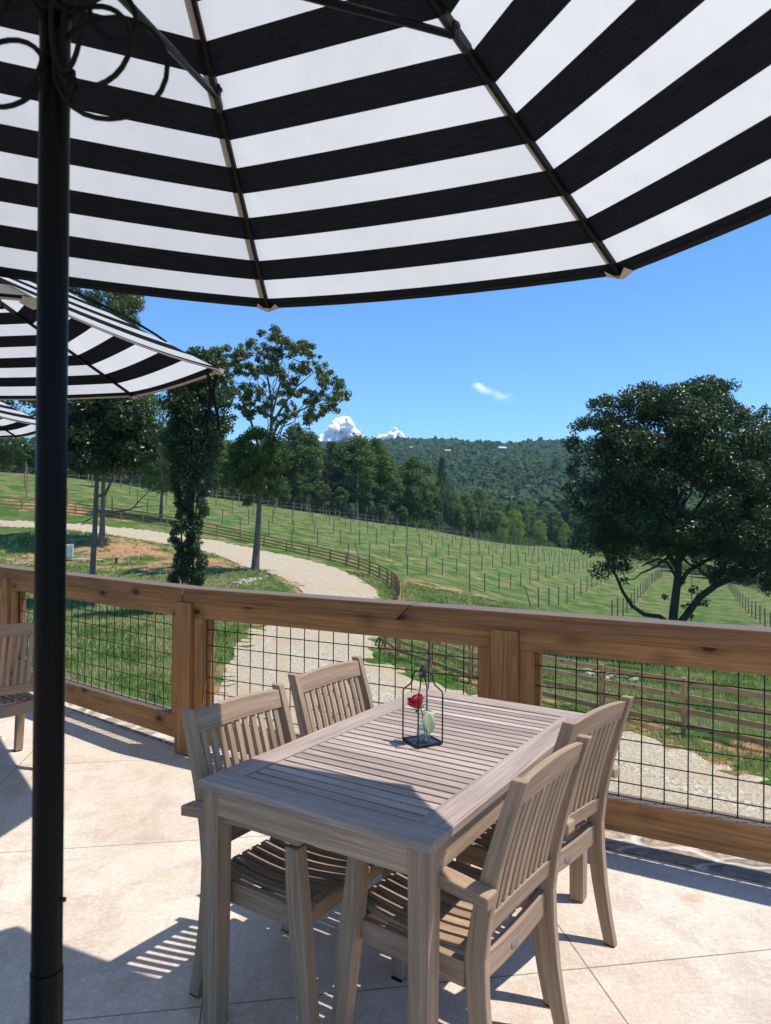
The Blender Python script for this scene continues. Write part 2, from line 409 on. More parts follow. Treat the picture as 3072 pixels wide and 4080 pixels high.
def _ss(t): t = np.clip(t, 0, 1); return t * t * (3 - 2 * t)
def hgt(x, y):
    x = np.atleast_1d(np.asarray(x, float)); y = np.atleast_1d(np.asarray(y, float))
    xs = x / 100.; ys = y / 100.; z = np.full(x.shape, _W[-3]) + _W[-2] * xs + _W[-1] * ys
    for i in range(len(CPa)):
        z = z + _W[i] * _U((xs - CPa[i, 0] / 100) ** 2 + (ys - CPa[i, 1] / 100) ** 2)
    z = np.clip(z, -19, 9)
    tan = x / np.maximum(y, 1.); u = 1536 + tan * FPX
    rz = (2048 - np.interp(u, RID[:, 0], RID[:, 1])) / FPX * 1300 - 7
    t = (y - 300) / 1000.
    hill = -16 + (rz + 16) * np.where(t < 1, np.clip(t, 0, 1) ** .92 * (1 - .10 * np.sin(np.clip(t, 0, 1) * math.pi)), 1 - .25 * _ss((t - 1) / 1.0))
    hill = hill + (5 * np.sin(x / 47. + 1.3) * np.sin(y / 61.) + 7 * np.sin(x / 110. + y / 150.) + 3.5 * np.sin(x / 23. + 2.) ) * _ss((y - 380) / 250) * (1 - .55 * _ss((y - 1000) / 250))
    w = _ss((y - 270) / 120); w = np.maximum(w, _ss((np.hypot(x, np.minimum(y, 0)) - 220) / 200) * 0)
    side = _ss((np.hypot(x, y) - 320) / 150) * (1 - _ss((y - 150) / 120))
    z = z * (1 - side) + (-8) * side
    return z * (1 - w) + hill * w
def hz(x, y): return float(hgt(x, y)[0])
_YS = np.concatenate([np.linspace(6, 60, 400), np.linspace(60, 420, 900)[1:]])
def gat(u, v):
    """point of the terrain seen through photo pixel (u,v)"""
    r = ray(u, v); k = _YS / r.y; zs = CH + r.z * k; h = hgt(r.x * k, _YS)
    i = np.argmax(zs < h)
    if i == 0: i = len(_YS) - 1
    a = zs[i - 1] - h[i - 1]; b = h[i] - zs[i]; f = a / max(a + b, 1e-9); f = min(max(f, 0), 1)
    Y = _YS[i - 1] + (_YS[i] - _YS[i - 1]) * f
    x = r.x / r.y * Y
    return Vector((x, Y, hz(x, Y)))
def D(x, y): return (x * 1.844, y * 1.844)
def seg_dist(px, py, L):
    best = np.full(px.shape, 1e9)
    for (ax, ay), (bx, by) in zip(L[:-1], L[1:]):
        dx, dy = bx - ax, by - ay; t = np.clip(((px - ax) * dx + (py - ay) * dy) / (dx * dx + dy * dy + 1e-9), 0, 1)
        best = np.minimum(best, np.hypot(px - ax - t * dx, py - ay - t * dy))
    return best
# road edges, paired outer/inner (photo pixels on the ground, then world points near the patio wall)
OUT = [gat(*D(*p)) for p in [(-60, 1121), (0, 1124), (150, 1131), (370, 1153), (470, 1168), (560, 1188), (680, 1213), (760, 1240), (800, 1264), (822, 1290)]]
OUT = [(p.x, p.y) for p in OUT] + [(-.3, 33.), (-.3, 28.)] + [tuple(gat(*D(*p)))[:2] for p in [(800, 1418), (850, 1447), (940, 1478), (1040, 1505), (1340, 1578), (1440, 1612), (1550, 1652), (1666, 1695)]] + [(13, 13), (22, 9)]
INN = [gat(*D(*p)) for p in [(-60, 1136), (0, 1139), (150, 1146), (370, 1178), (440, 1190), (500, 1210), (560, 1232), (620, 1255), (650, 1275), (668, 1295)]]
INN = [(p.x, p.y) for p in INN] + [tuple(gat(*D(*p)))[:2] for p in [(600, 1330), (540, 1360)]] + [tuple(gat(*D(*p)))[:2] for p in [(515, 1395), (492, 1440), (478, 1500)]] + [(-5.5, 14), (-3, 10.5), (1.5, 8.5), (5, 6.6), (9, 4.6), (13, 2.5), (20, -1)]
def resamp(L, n):
    L = np.array(L, float); s = np.r_[0, np.cumsum(np.hypot(*np.diff(L, axis=0).T))]; t = np.linspace(0, s[-1], n)
    return np.c_[np.interp(t, s, L[:, 0]), np.interp(t, s, L[:, 1])]
def smoothl(L, k=2):
    L = np.array(L, float)
    for _ in range(k):
        Q = .75 * L[:-1] + .25 * L[1:]; S = .25 * L[:-1] + .75 * L[1:]; N = np.empty((2 * len(Q), 2)); N[0::2] = Q; N[1::2] = S; L = np.r_[L[:1], N, L[-1:]]
    return L
NR = 420
ro, ri = resamp(smoothl(OUT), NR), resamp(smoothl(INN), NR)
sh = np.cumsum(nrs.randn(NR, 2) * .045, 0); sh -= np.linspace(0, 1, NR)[:, None] * sh[-1]; sh = sh - np.array([np.convolve(sh[:, k], np.ones(25) / 25, 'same') for k in (0, 1)]).T
ro = ro + sh * .8; ri = ri + np.roll(sh, 77, 0)
from mathutils.geometry import delaunay_2d_cdt
poly_ = np.r_[ro, ri[::-1]]
def inpoly(x, y, a):
    ins = np.zeros(x.shape, bool); j = len(a) - 1
    for i in range(len(a)):
        c = ((a[i, 1] > y) != (a[j, 1] > y)) & (x < (a[j, 0] - a[i, 0]) * (y - a[i, 1]) / (a[j, 1] - a[i, 1] + 1e-12) + a[i, 0]); ins ^= c; j = i
    return ins
gx_, gy_ = np.meshgrid(np.arange(poly_[:, 0].min(), poly_[:, 0].max(), .9), np.arange(poly_[:, 1].min(), poly_[:, 1].max(), .9)); gx_ = gx_.ravel(); gy_ = gy_.ravel()
k_ = inpoly(gx_, gy_, poly_) & (seg_dist(gx_, gy_, poly_[::4]) > .5); nb = len(poly_)
pts_ = [Vector((float(a), float(b))) for a, b in np.r_[poly_, np.c_[gx_, gy_][k_]]]
dv, _, df, _, _, _ = delaunay_2d_cdt(pts_, [], [list(range(nb))], 1, 1e-4)
dv = np.array([v[:] for v in dv]); df = np.array([f for f in df if len(f) == 3])
d_o = seg_dist(dv[:, 0], dv[:, 1], ro[::3]); d_i = seg_dist(dv[:, 0], dv[:, 1], ri[::3])
cen = ((ro + ri) / 2)[::2]; cs = np.r_[0, np.cumsum(np.hypot(*np.diff(cen, axis=0).T))]
ni = np.concatenate([((dv[a:a + 500, None] - cen[None]) ** 2).sum(-1).argmin(1) for a in range(0, len(dv), 500)])
uvr = np.c_[cs[ni] / 10, d_o / (d_o + d_i + 1e-6)]
edge = np.minimum(d_o, d_i) < .02
road = npmesh('road', np.c_[dv, hgt(dv[:, 0], dv[:, 1]) + np.where(edge, -.03, .055)], df, MT['gravel'], uv=uvr[df.ravel()], smooth=True); tag(road, kind='structure', label='pale gravel driveway curving away from the terrace below', cat='road')
roadc = [(a, b) for a, b in ((ro + ri) / 2)[::12]]
# board fence base line
FB = [(-700, 2010), (-300, 2020), (10, 2029), (110, 2034), (287, 2049), (461, 2070), (550, 2083), (629, 2096), (744, 2118), (859, 2139), (930, 2154), (1001, 2169), (1072, 2184), (1144, 2201), (1215, 2216), (1288, 2232), (1348, 2247), (1402, 2264), (1457, 2284), (1497, 2302), (1530, 2318), (1556, 2334), (1576, 2356), (1589, 2390)]
fence_pts = [gat(*p) for p in FB]
fence_pts = [(p.x, p.y) for p in fence_pts] + [(.9, 44.), (.55, 38.), (.15, 33.), (-.05, 29.5)] + [tuple(gat(*p))[:2] for p in [(1560, 2600), (1614, 2633), (1706, 2658), (1850, 2713), (1990, 2752), (2150, 2790), (2319, 2832), (2490, 2872), (2665, 2914), (2866, 2960), (3062, 3002)]] + [(10.6, 14.9), (12.8, 13.6), (15, 12.2), (17.2, 10.8)]
# ground sheet (polar grid, finest inside the view)
rr = np.r_[0.5, 3.0 * 1.0185 ** np.arange(0, 385)]
aa = np.r_[np.linspace(-180, -42, 46)[:-1], np.linspace(-42, -32, 12)[:-1], np.linspace(-32, 32, 300)[:-1], np.linspace(32, 42, 12)[:-1], np.linspace(42, 180, 46)[:-1]]
AA = np.radians(aa); GX = (rr[:, None] * np.sin(AA)[None]).ravel(); GY = (rr[:, None] * np.cos(AA)[None]).ravel()
GZ = np.concatenate([hgt(GX[i:i + 20000], GY[i:i + 20000]) for i in range(0, len(GX), 20000)])
near = np.hypot(GX, GY) < 120
GZ = GZ + near * (.035 * np.sin(GX * 2.3 + np.sin(GY * 1.7)) * np.sin(GY * 2.1))
nA = len(aa); F = []
for i in range(len(rr) - 1):
    a = np.arange(nA) + i * nA; b = np.roll(np.arange(nA), -1) + i * nA; F.append(np.c_[a, a + nA, b + nA, b])
F = np.concatenate(F)
fd = seg_dist(GX, GY, fence_pts); rd = seg_dist(GX, GY, roadc)
dirt = np.exp(-(fd / .8) ** 2) * .85 * (GY < 30) + np.exp(-((fd - .6) / 1.1) ** 2) * .55 * (GY >= 30)
for (p, q), rad, w in [((300, 1188), 7, .85), ((250, 1170), 5, .7), ((480, 1222), 5, 1.0), ((430, 1210), 4, .9), ((350, 1225), 5, .75), ((620, 1270), 3, .7), ((60, 1215), 4, .8), ((130, 1095), 6, .9), ((270, 1120), 5, .7), ((590, 1245), 3, .5), ((150, 1222), 3, .5),
                       ((980, 1275), 5, .75), ((900, 1265), 3, .8), ((1140, 1240), 5, .35), ((1030, 1250), 6, .3), ((1420, 1240), 8, .3), ((800, 1205), 5, .4), ((1320, 1170), 14, .25), ((1570, 1420), 3, .6)]:
    g = gat(*D(p, q)); dirt = np.maximum(dirt, 1.15 * w * np.exp(-((GX - g.x) ** 2 + (GY - g.y) ** 2) / (1.2 * rad) ** 2))
red_ = np.minimum(seg_dist(GX, GY, ro[::6]), seg_dist(GX, GY, ri[::6])); dirt = np.maximum(dirt, .62 * np.exp(-(red_ / .75) ** 2))
dry = np.zeros(len(GX)) + .12
sc_ = GX * .39 + GY * .92; cc_ = GX * .92 - GY * .39
field = (sc_ > 60) & (cc_ > -115) & (cc_ < 25) & (GY < 260)
# thin bare strips along the vine rows
row = np.abs(((cc_ + 3.5) / 7.) % 1 - .5) * 7.
dirt = np.maximum(dirt, field * .42 * np.exp(-(row / .9) ** 2))
dry = dry + field * .22
lawn = (GX < -1) & (GY < 60); dry = np.where(lawn, .45, dry)
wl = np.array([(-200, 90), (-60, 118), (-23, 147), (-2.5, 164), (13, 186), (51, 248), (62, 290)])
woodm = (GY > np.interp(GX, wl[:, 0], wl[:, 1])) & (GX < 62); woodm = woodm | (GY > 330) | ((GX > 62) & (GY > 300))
ground = npmesh('ground', np.c_[GX, GY, GZ], F, MT['ground'], smooth=True, attrs={'dirt': dirt, 'dry': dry, 'wood': woodm.astype('f')})
tag(ground, kind='structure', label='green vineyard field with bare clay patches and the hill beyond', cat='ground')

# ------------------------------------------------------------------ foliage
def leaves(cl, n, size, rs, flat=.75, asp=.55, shell=.55, upb=.5):
    """cl: (k,4) clump centres+radius -> arrays of n diamond leaves"""
    cl = np.asarray(cl, float); w = cl[:, 3] ** 2; idx = rs.choice(len(cl), n, p=w / w.sum())
    d = rs.randn(n, 3); d /= np.linalg.norm(d, axis=1)[:, None]
    rad = shell + (1.08 - shell) * rs.rand(n) ** .7
    c = cl[idx, :3] + d * (cl[idx, 3] * rad)[:, None] * np.array([1, 1, flat])
    nrm = d * .5 + rs.randn(n, 3) * .75 + np.array([0, 0, upb]); nrm /= np.linalg.norm(nrm, axis=1)[:, None]
    t = np.cross(nrm, rs.randn(n, 3)); t /= np.linalg.norm(t, axis=1)[:, None] + 1e-9; b = np.cross(nrm, t)
    s = size * (.6 + .8 * rs.rand(n))[:, None]
    P = np.stack([c - t * s * .5, c + b * s * asp * .5 - nrm * s * .08, c + t * s * .5, c - b * s * asp * .5 - nrm * s * .08], 1).reshape(-1, 3)
    return P, np.arange(4 * n).reshape(n, 4)
def limb(mb, a, b, r0, r1, rs, n=7, sag=.0, seg=6, wob=.06):
    a = Vector(a); b = Vector(b); L = (b - a).length; pts = []; rad = []
    c = a + Vector(((b.x - a.x) * .35, (b.y - a.y) * .35, (b.z - a.z) * (.55 + sag)))
    for i in range(n + 1):
        t = i / n; p = a * (1 - t) ** 2 + c * 2 * t * (1 - t) + b * t * t
        if 0 < i < n: p = p + Vector(rs.randn(3)) * L * wob * .5
        pts.append(p); rad.append(r0 * (1 - t) + r1 * t)
    mb.tube(pts, rad, seg, cap=False); return pts
def env_clumps(prof, k, rs, rmin, rmax, depth=.85, fill=.35, cx=0.):
    """prof rows (z,xl,xr) -> clump list filling the outer part of that silhouette"""
    P = np.array(prof, float); P = P[np.argsort(P[:, 0])]; out = []
    while len(out) < k:
        z = rs.uniform(P[0, 0], P[-1, 0]); xl = np.interp(z, P[:, 0], P[:, 1]); xr = np.interp(z, P[:, 0], P[:, 2]); r = rs.uniform(rmin, rmax)
        hw = (xr - xl) / 2
        if rs.rand() > (hw / ((P[:, 2] - P[:, 1]).max() / 2)) ** 1.2 + .12: continue
        q = fill + (1 - fill) * math.sqrt(rs.rand()); an = rs.uniform(0, 2 * math.pi)
        ex = max(hw - r * .8, .15); out.append(((xl + xr) / 2 + ex * q * math.cos(an), ex * depth * q * math.sin(an), min(z, P[-1, 0] - r * .5), r))
    return out
def tree(name, base, trunk, cl, nleaf, lsize, leafm, label, cat='tree', group=None, r0=.25, limbs=40, barkm='bark', seed=1, extra=(), flat=.75, shell=.5, asp=.55, origin_limb=.45, twig=.012, seg=8):
    rs = np.random.RandomState(seed); o = empty(name, base, 0, label, cat, group)
    mb = MB(); tp = [Vector(p) for p in trunk]; zt = [p.z for p in tp]; n = len(tp)
    rad = [r0 * (1.35 if i == 0 else 1) * (1 - .72 * (i / (n - 1))) for i in range(n)]
    mb.tube([tp[0] - Vector((0, 0, .4))] + tp, [rad[0]] + rad, 10, cap=False)
    def on(z):
        z = min(max(z, zt[0]), zt[-1]); i = 0
        while i < n - 2 and zt[i + 1] < z: i += 1
        t = (z - zt[i]) / max(zt[i + 1] - zt[i], 1e-6); return tp[i].lerp(tp[i + 1], t), rad[i] * (1 - t) + rad[i + 1] * t
    ids = list(range(len(cl))); rs.shuffle(ids)
    mains = []
    for k, i in enumerate(ids[:limbs]):
        c = Vector(cl[i][:3])
        if k < limbs * .3 or not mains:
            h = math.hypot(c.x, c.y); p, r = on(max(c.z - h * (.55 + .5 * rs.rand()) - .3, tp[0].z + (tp[-1].z - tp[0].z) * origin_limb))
            pts = limb(mb, p, c, r * .55, twig * 1.6, rs, 8, seg=seg - 2); mains.append(pts)
        else:
            best = min(mains, key=lambda M: min((q - c).length for q in M[2:-1])); q = min(best[2:-1], key=lambda q: (q - c).length)
            j = best.index(q); limb(mb, q, c, r0 * .16 * (1 - j / 9) + twig, twig, rs, 5, seg=5)
    for pts, ra in extra: mb.tube(pts, ra, 8, cap=False)
    mb.build('trunk', MT[barkm], o)
    P, F = leaves(cl, nleaf, lsize, rs, flat, asp, shell)
    npmesh('crown', P, F, MT[leafm], o)
    return o
# --- right oak
d = 36.; bO = atd(2674, 2630, d); bO.z = hz(bO.x, bO.y)
def OK(x, y, dy=0): return Vector(((x - 1450) * .02303, dy, (1426 - y) * .02303))
prof = [(13.9, .6, 2.3), (13.2, -2.3, 2.6), (12.8, -3.9, 3.0), (12.1, -4.5, 3.9), (11, -4.7, 5.0), (9.8, -4.95, 5.3), (8.7, -5.0, 5.7), (7.5, -4.8, 6), (6.4, -4.5, 5.9), (5.6, -4.0, 5.6)]
rs = np.random.RandomState(5)
prof = [(z, a * .98, b * 1.08 + .1) for z, a, b in prof]
cl = env_clumps(prof, 330, rs, .5, .95, .85, .3)
for k in range(60):
    z = rs.uniform(5.5, 13.9); P_ = np.array(sorted(prof)); xl = np.interp(z, P_[:, 0], P_[:, 1]); xr = np.interp(z, P_[:, 0], P_[:, 2]); s_ = 1 if rs.rand() < .5 else -1
    cl.append(((xl if s_ < 0 else xr) + s_ * rs.uniform(-.25, .3), rs.uniform(-1.5, 1.5), z, rs.uniform(.22, .5)))
for k in range(46):
    x = rs.uniform(1.6, 6.2); cl.append((x, rs.uniform(-3, 2.5), rs.uniform(4.1, 5.9) - .12 * x, rs.uniform(.3, .65)))
for k in range(26):   # ragged lower edge and outline tufts
    x = rs.uniform(-4.4, 5.4); cl.append((x, rs.uniform(-3, 3), rs.uniform(4.4, 6.0) if abs(x) > 1.5 else 6, rs.uniform(.3, .6)))
for x, y in [(1490, 822), (1530, 835), (1350, 858), (1275, 872), (1262, 900), (1290, 862), (1400, 842), (1440, 838), (1570, 868), (1640, 905), (1240, 985), (1238, 1030), (1236, 1090), (1665, 930), (1250, 950)]:
    p = OK(x, y); cl.append((p.x, rs.uniform(-1, 1), p.z - .3, rs.uniform(.35, .6)))
for x, y, r in [(1325, 1225, .35), (1345, 1255, .28), (1365, 1300, .16), (1440, 1290, .22), (1520, 1300, .35), (1500, 1275, .3), (1470, 1255, .2), (1545, 1255, .3), (1320, 1200, .4), (1480, 1310, .3), (1490, 1330, .25)]:
    p = OK(x, y); cl.append((p.x, rs.uniform(-.3, .3), p.z, r))
ex = [([OK(1448, 1350), OK(1425, 1332), OK(1392, 1328), OK(1365, 1310), OK(1345, 1280), OK(1330, 1245), OK(1312, 1215), OK(1298, 1180)], [.13, .11, .10, .09, .08, .07, .05, .03]),
      ([OK(1462, 1355), OK(1485, 1325), OK(1510, 1290), OK(1540, 1262, -.3), OK(1580, 1242, -.5), OK(1625, 1228, -.6), OK(1666, 1205, -.6), OK(1700, 1160, -.6)], [.2, .19, .18, .16, .14, .12, .09, .04]),
      ([OK(1462, 1250), OK(1440, 1215), OK(1420, 1207), OK(1395, 1218), OK(1385, 1224)], [.08, .07, .06, .045, .03]),
      ([OK(1462, 1270), OK(1490, 1235, .3), OK(1530, 1215, .6), OK(1580, 1195, 1), OK(1640, 1160, 1.2)], [.13, .11, .09, .07, .04]),
      ([OK(1468, 1210), OK(1500, 1150, -.4), OK(1560, 1100, -1), OK(1600, 1030, -1.5)], [.14, .11, .08, .04]), ([OK(1465, 1230), OK(1430, 1170, .4), OK(1370, 1120, .8), OK(1310, 1060, 1)], [.14, .11, .08, .04])]
tree('oak_tree', bO, [(0, 0, 0), OK(1451, 1380), OK(1455, 1320), OK(1463, 1250), OK(1466, 1180), OK(1460, 1100), OK(1450, 1000), OK(1455, 900)], cl, 150000, .155, 'oakleaf', 'big dark rounded oak on the right with low forking limbs', 'tree', None, .27, 90, seed=3, extra=ex, shell=.35, barkm='barkdark')
# --- tall open tree by the road bend
k50 = 1.844 * 50 / FPX; bC = atd(1016, 2275, 50); bC.z = hz(bC.x, bC.y)
def TC(x, y, dy=0): return Vector(((x - 551) * k50, dy, (1234 - y) * k50))
up = []
rs = np.random.RandomState(8)
for x, y in [(560, 735), (590, 728), (612, 745), (640, 742), (530, 745), (505, 760), (480, 770), (470, 785), (495, 800), (520, 775), (550, 765), (580, 765), (610, 775), (555, 795), (525, 810), (660, 765), (680, 775), (700, 795), (715, 815), (728, 850), (722, 870), (700, 860),
             (690, 830), (670, 800), (645, 790), (655, 830), (640, 860), (670, 850), (600, 810), (575, 830), (545, 845), (515, 840), (500, 850), (530, 870), (585, 790), (620, 830), (605, 855), (480, 830), (560, 870), (665, 880), (620, 885), (575, 890), (465, 800), (690, 880), (732, 830), (535, 790), (627, 762), (480, 855), (505, 880), (545, 900), (655, 905), (600, 905)]:
    yb = rs.uniform(-2.8, 2.8)
    for _ in range(6):
        up.append(((x - 551 + rs.uniform(-20, 20)) * k50, yb + rs.uniform(-1.2, 1.2), (1234 - y + rs.uniform(-15, 11)) * k50, rs.uniform(.16, .42)))
ex = [([TC(566, 1010), TC(555, 960), TC(535, 890, -.4), TC(505, 835, -.8), TC(480, 800, -1)], [.1, .09, .07, .05, .02]), ([TC(578, 960), TC(600, 910, .3), TC(650, 880, .6), TC(700, 855, .8)], [.11, .09, .06, .03]),
      ([TC(583, 930), TC(585, 870), TC(575, 810, -.3), TC(565, 760, -.6)], [.12, .09, .06, .02]), ([TC(583, 920), TC(610, 870, .4), TC(635, 830, .8), TC(680, 790, 1)], [.11, .08, .05, .02]), ([TC(584, 900), TC(605, 830, -.6), TC(600, 770, -.9), TC(610, 745, -1)], [.08, .06, .04, .02])]
tC = tree('tall_tree', bC, [(0, 0, 0), TC(556, 1150), TC(559, 1090), TC(566, 1030), TC(575, 970), TC(583, 920), TC(585, 880)], up, 27000, .19, 'oakleaf2', 'tall open tree with spreading top beside the bend of the driveway', 'tree', None, .22, 60, seed=4, extra=ex, shell=.0, origin_limb=.75)
lo = env_clumps([(z, a, b) for z, a, b in [(k50 * (1234 - 1085), -1.0, 1.6), (k50 * (1234 - 1040), -2.1, 2.1), (k50 * (1234 - 1000), -2.4, 2.4), (k50 * (1234 - 950), -1.7, 2.1), (k50 * (1234 - 928), -.4, 1.4)]], 60, rs, .3, .6, .9, .3)
P, F = leaves(lo, 21000, .17, rs, .8, .6, .3); npmesh('lower_crown', P, F, MT['greenleaf'], tC)
# --- left group
def mkpx(name, u, v, dd, bx, by, profD, ncl, rr_, nleaf, ls, mat, label, r0, limbs=40, seed=1, extraD=(), trunkD=None, **kw):
    b = atd(u, v, dd); b.z = hz(b.x, b.y); k = 1.844 * dd / FPX; rs = np.random.RandomState(seed)
    off = b.z - (CH + (2040 - v) / FPX * dd) if False else 0
    pr = [((by - y) * k, (a - bx) * k, (c - bx) * k) for y, a, c in profD]
    cl = env_clumps(pr, ncl, rs, rr_[0], rr_[1], .85, kw.pop('fill', .3))
    W = lambda x, y, dy=0: Vector(((x - bx) * k, dy, (by - y) * k))
    tr = [(0, 0, 0)] + [W(*p) for p in (trunkD or [(bx + 2, by - 60), (bx, by - 150), (bx + 4, by - 260)])]
    ex = [([W(*p) for p in pts], ra) for pts, ra in extraD]
    return tree(name, b, tr, cl, nleaf, ls, mat, label, 'tree', None, r0, limbs, seed=seed, extra=ex, **kw)
mkpx('oak_tree', 360, 2424, 37, 195, 1314, [(1010, 130, 300), (985, 95, 340), (940, 85, 350), (900, 90, 345), (870, 110, 330), (800, 130, 300), (740, 150, 280)], 150, (.45, .8), 56000, .19, 'oakleaf', 'dark leafy tree with bare dead side branch behind the lawn', .17, 60, 21,
     [([(204, 1105), (240, 1106), (270, 1103), (290, 1096), (345, 1090)], [.06, .05, .045, .035, .012]), ([(285, 1098), (300, 1080), (320, 1060), (345, 1040), (372, 1010)], [.035, .03, .028, .02, .008]), ([(203, 1075), (225, 1068), (240, 1035), (247, 1000)], [.09, .08, .06, .05]), ([(200, 1052), (182, 1050), (170, 1048)], [.03, .02, .01]), ([(196, 1120), (180, 1128), (172, 1136)], [.04, .03, .01])],
     trunkD=[(199, 1230), (203, 1150), (206, 1050), (212, 960), (215, 880), (215, 800)])
mkpx('tall_tree', 406, 2151, 60, 220, 1166, [(1000, 170, 270), (960, 100, 320), (860, 60, 340), (760, 80, 318), (700, 110, 312), (650, 130, 310), (610, 120, 300), (585, 160, 260)], 210, (.6, 1.1), 60000, .24, 'oakleaf2', 'tallest tree on the left, its olive top above the second umbrella', .22, 60, 22, trunkD=[(221, 1100), (222, 1030), (224, 900), (222, 760), (215, 660)])
mkpx('tall_tree', -60, 2120, 66, -30, 1150, [(1000, -90, 40), (900, -130, 90), (760, -130, 95), (640, -110, 92), (570, -70, 60), (545, -50, 20)], 130, (.8, 1.3), 26000, .26, 'oakleaf2', 'leafy tree at the left edge of the view, partly behind the umbrellas', .25, 40, 23)
o_ = mkpx('leafy_tree', 745, 2440, 33, 404, 1323, [(1015, 372, 455), (1000, 350, 470), (940, 340, 500), (880, 335, 510), (820, 355, 500), (775, 385, 470), (755, 410, 435)], 110, (.35, .62), 30000, .15, 'oakleaf', 'slender tree clothed in leaves down to its base, by the lawn', .07, 50, 24, trunkD=[(405, 1200), (408, 1100), (415, 1000), (425, 900)], extraD=[([(398, 1323), (392, 1240), (390, 1120), (385, 1010)], [.05, .045, .04, .03]), ([(410, 1323), (416, 1230), (420, 1120), (430, 1020)], [.05, .045, .04, .03])])
k = 1.844 * 33 / FPX; rs = np.random.RandomState(2)
col_ = [((x + rs.uniform(-4, 4) - 404) * k, rs.uniform(-.45, .45), (1323 - y) * k, rs.uniform(.14, .30)) for y in range(1015, 1262, 5) for x in (384 + 6 * math.sin(y / 17.), 408, 428 - 8 * math.cos(y / 23.)) if rs.rand() < .95]
P, F = leaves(col_, 26000, .095, rs, .9, .6, .3); npmesh('lower_crown', P, F, MT['oakleaf'], o_)
mkpx('leafy_tree', 640, 2090, 86, 345, 1135, [(1060, 300, 400), (1000, 260, 440), (930, 250, 450), (870, 270, 440), (800, 310, 400), (760, 340, 380)], 110, (.8, 1.3), 22000, .26, 'woodleaf', 'bushy mid green tree standing between the two left oaks and the slope', .2, 30, 26)

# --- tree line along the field: a few prototypes, copied
protos = {}
def proto(kind, seed):
    rs = np.random.RandomState(seed); H = 10.
    if kind == 'pine':
        cl = []
        for z in np.arange(3.0, 9.9, .33):
            w = (10.2 - z) * .30 + .1
            for a in np.arange(0, 6.28, 1.25): cl.append((w * math.cos(a + z * 3) * rs.uniform(.5, 1), w * math.sin(a + z * 3) * rs.uniform(.5, 1), z, rs.uniform(.28, .5)))
        mat, ls, nl, fl = 'pine', .16, 5200, .45
    elif kind == 'round':
        cl = env_clumps([(.6, -1.8, 1.8), (2.5, -3.6, 3.6), (5, -4.2, 4.2), (7.6, -3.3, 3.3), (9.6, -1.2, 1.2)], 75, rs, .7, 1.2, .95, .45); mat, ls, nl, fl = 'woodleaf2', .26, 6500, .8
    else:
        x = rs.uniform(-.5, .5)
        cl = env_clumps([(1.6 + rs.rand(), -1.0, 1.1), (3.6, -1.9, 1.9), (5.6, -2.4 + x, 2.4), (7.6, -2.1, 2.2 + x), (9, -1.4 + x, 1.3), (9.9, -.5, .6)], 62, rs, .45, .85, .95, .35); mat, ls, nl, fl = 'woodleaf', .27, 5200, .75
    mb = MB(); t = [(0, 0, -.5), (rs.uniform(-.1, .1), 0, 2.5), (rs.uniform(-.2, .2), .1, 5.5), (rs.uniform(-.2, .2), 0, 9)]
    mb.tube(t, [.15, .12, .09, .02], 7, cap=False)
    for c in cl[::4]: limb(mb, (0, 0, max(1.8, c[2] - 1.8)), c[:3], .045, .01, rs, 4, seg=4)
    P, F = leaves(cl, nl, ls, rs, fl, .6, .35)
    e = bpy.data.objects.new('tmp', None)
    tr = mb.build('trunk', MT['barkpale' if seed % 3 == 0 else 'bark']); cr = npmesh('crown', P, F, MT[mat])
    for o in (tr, cr): COL.objects.unlink(o)
    return tr, cr
PR = {'tree': [proto('tree', s) for s in (1, 2, 3, 4, 5, 6, 7, 9)], 'pine': [proto('pine', 10), proto('pine', 12)], 'round': [proto('round', 20), proto('round', 24)]}
def plant(kind, pos, h, wid, label, group, idx=None, name=None, cr=None):
    o = empty(name or {'tree': 'woodland_tree', 'pine': 'pine_tree', 'round': 'round_tree'}[kind], pos, rnd.uniform(0, 6.28), label, 'tree', group)
    a, b = PR[kind][rnd.randrange(len(PR[kind])) if idx is None else idx]
    o.scale = (h / 10 * wid, h / 10 * wid, h / 10)
    for q in (a, b):
        c = q.copy(); COL.objects.link(c); c.parent = o
    return o
TL = np.array([(-.60, 112), (-.52, 120), (-.16, 149), (-.0156, 166), (.072, 188), (.2125, 252), (.30, 285)])
GW = 'woodland trees along the far edge of the vineyard'
def tl(Dx, top, kind, extra=4, wid=1., label=None, group=GW, idx=None, minh=4):
    u = Dx * 1.844; tan = (u - 1536) / FPX; dd = np.interp(tan, TL[:, 0], TL[:, 1]) + extra
    x = tan * dd; z = hz(x, dd); ztop = CH + (2040 + .0079 * (u - 1536) + 7 - top * 1.844) / FPX * dd
    return plant(kind, (x, dd, z), max(ztop - z, minh), wid, label, group, idx)
LB = 'broad leafy tree in the woodland edge behind the vineyard posts'
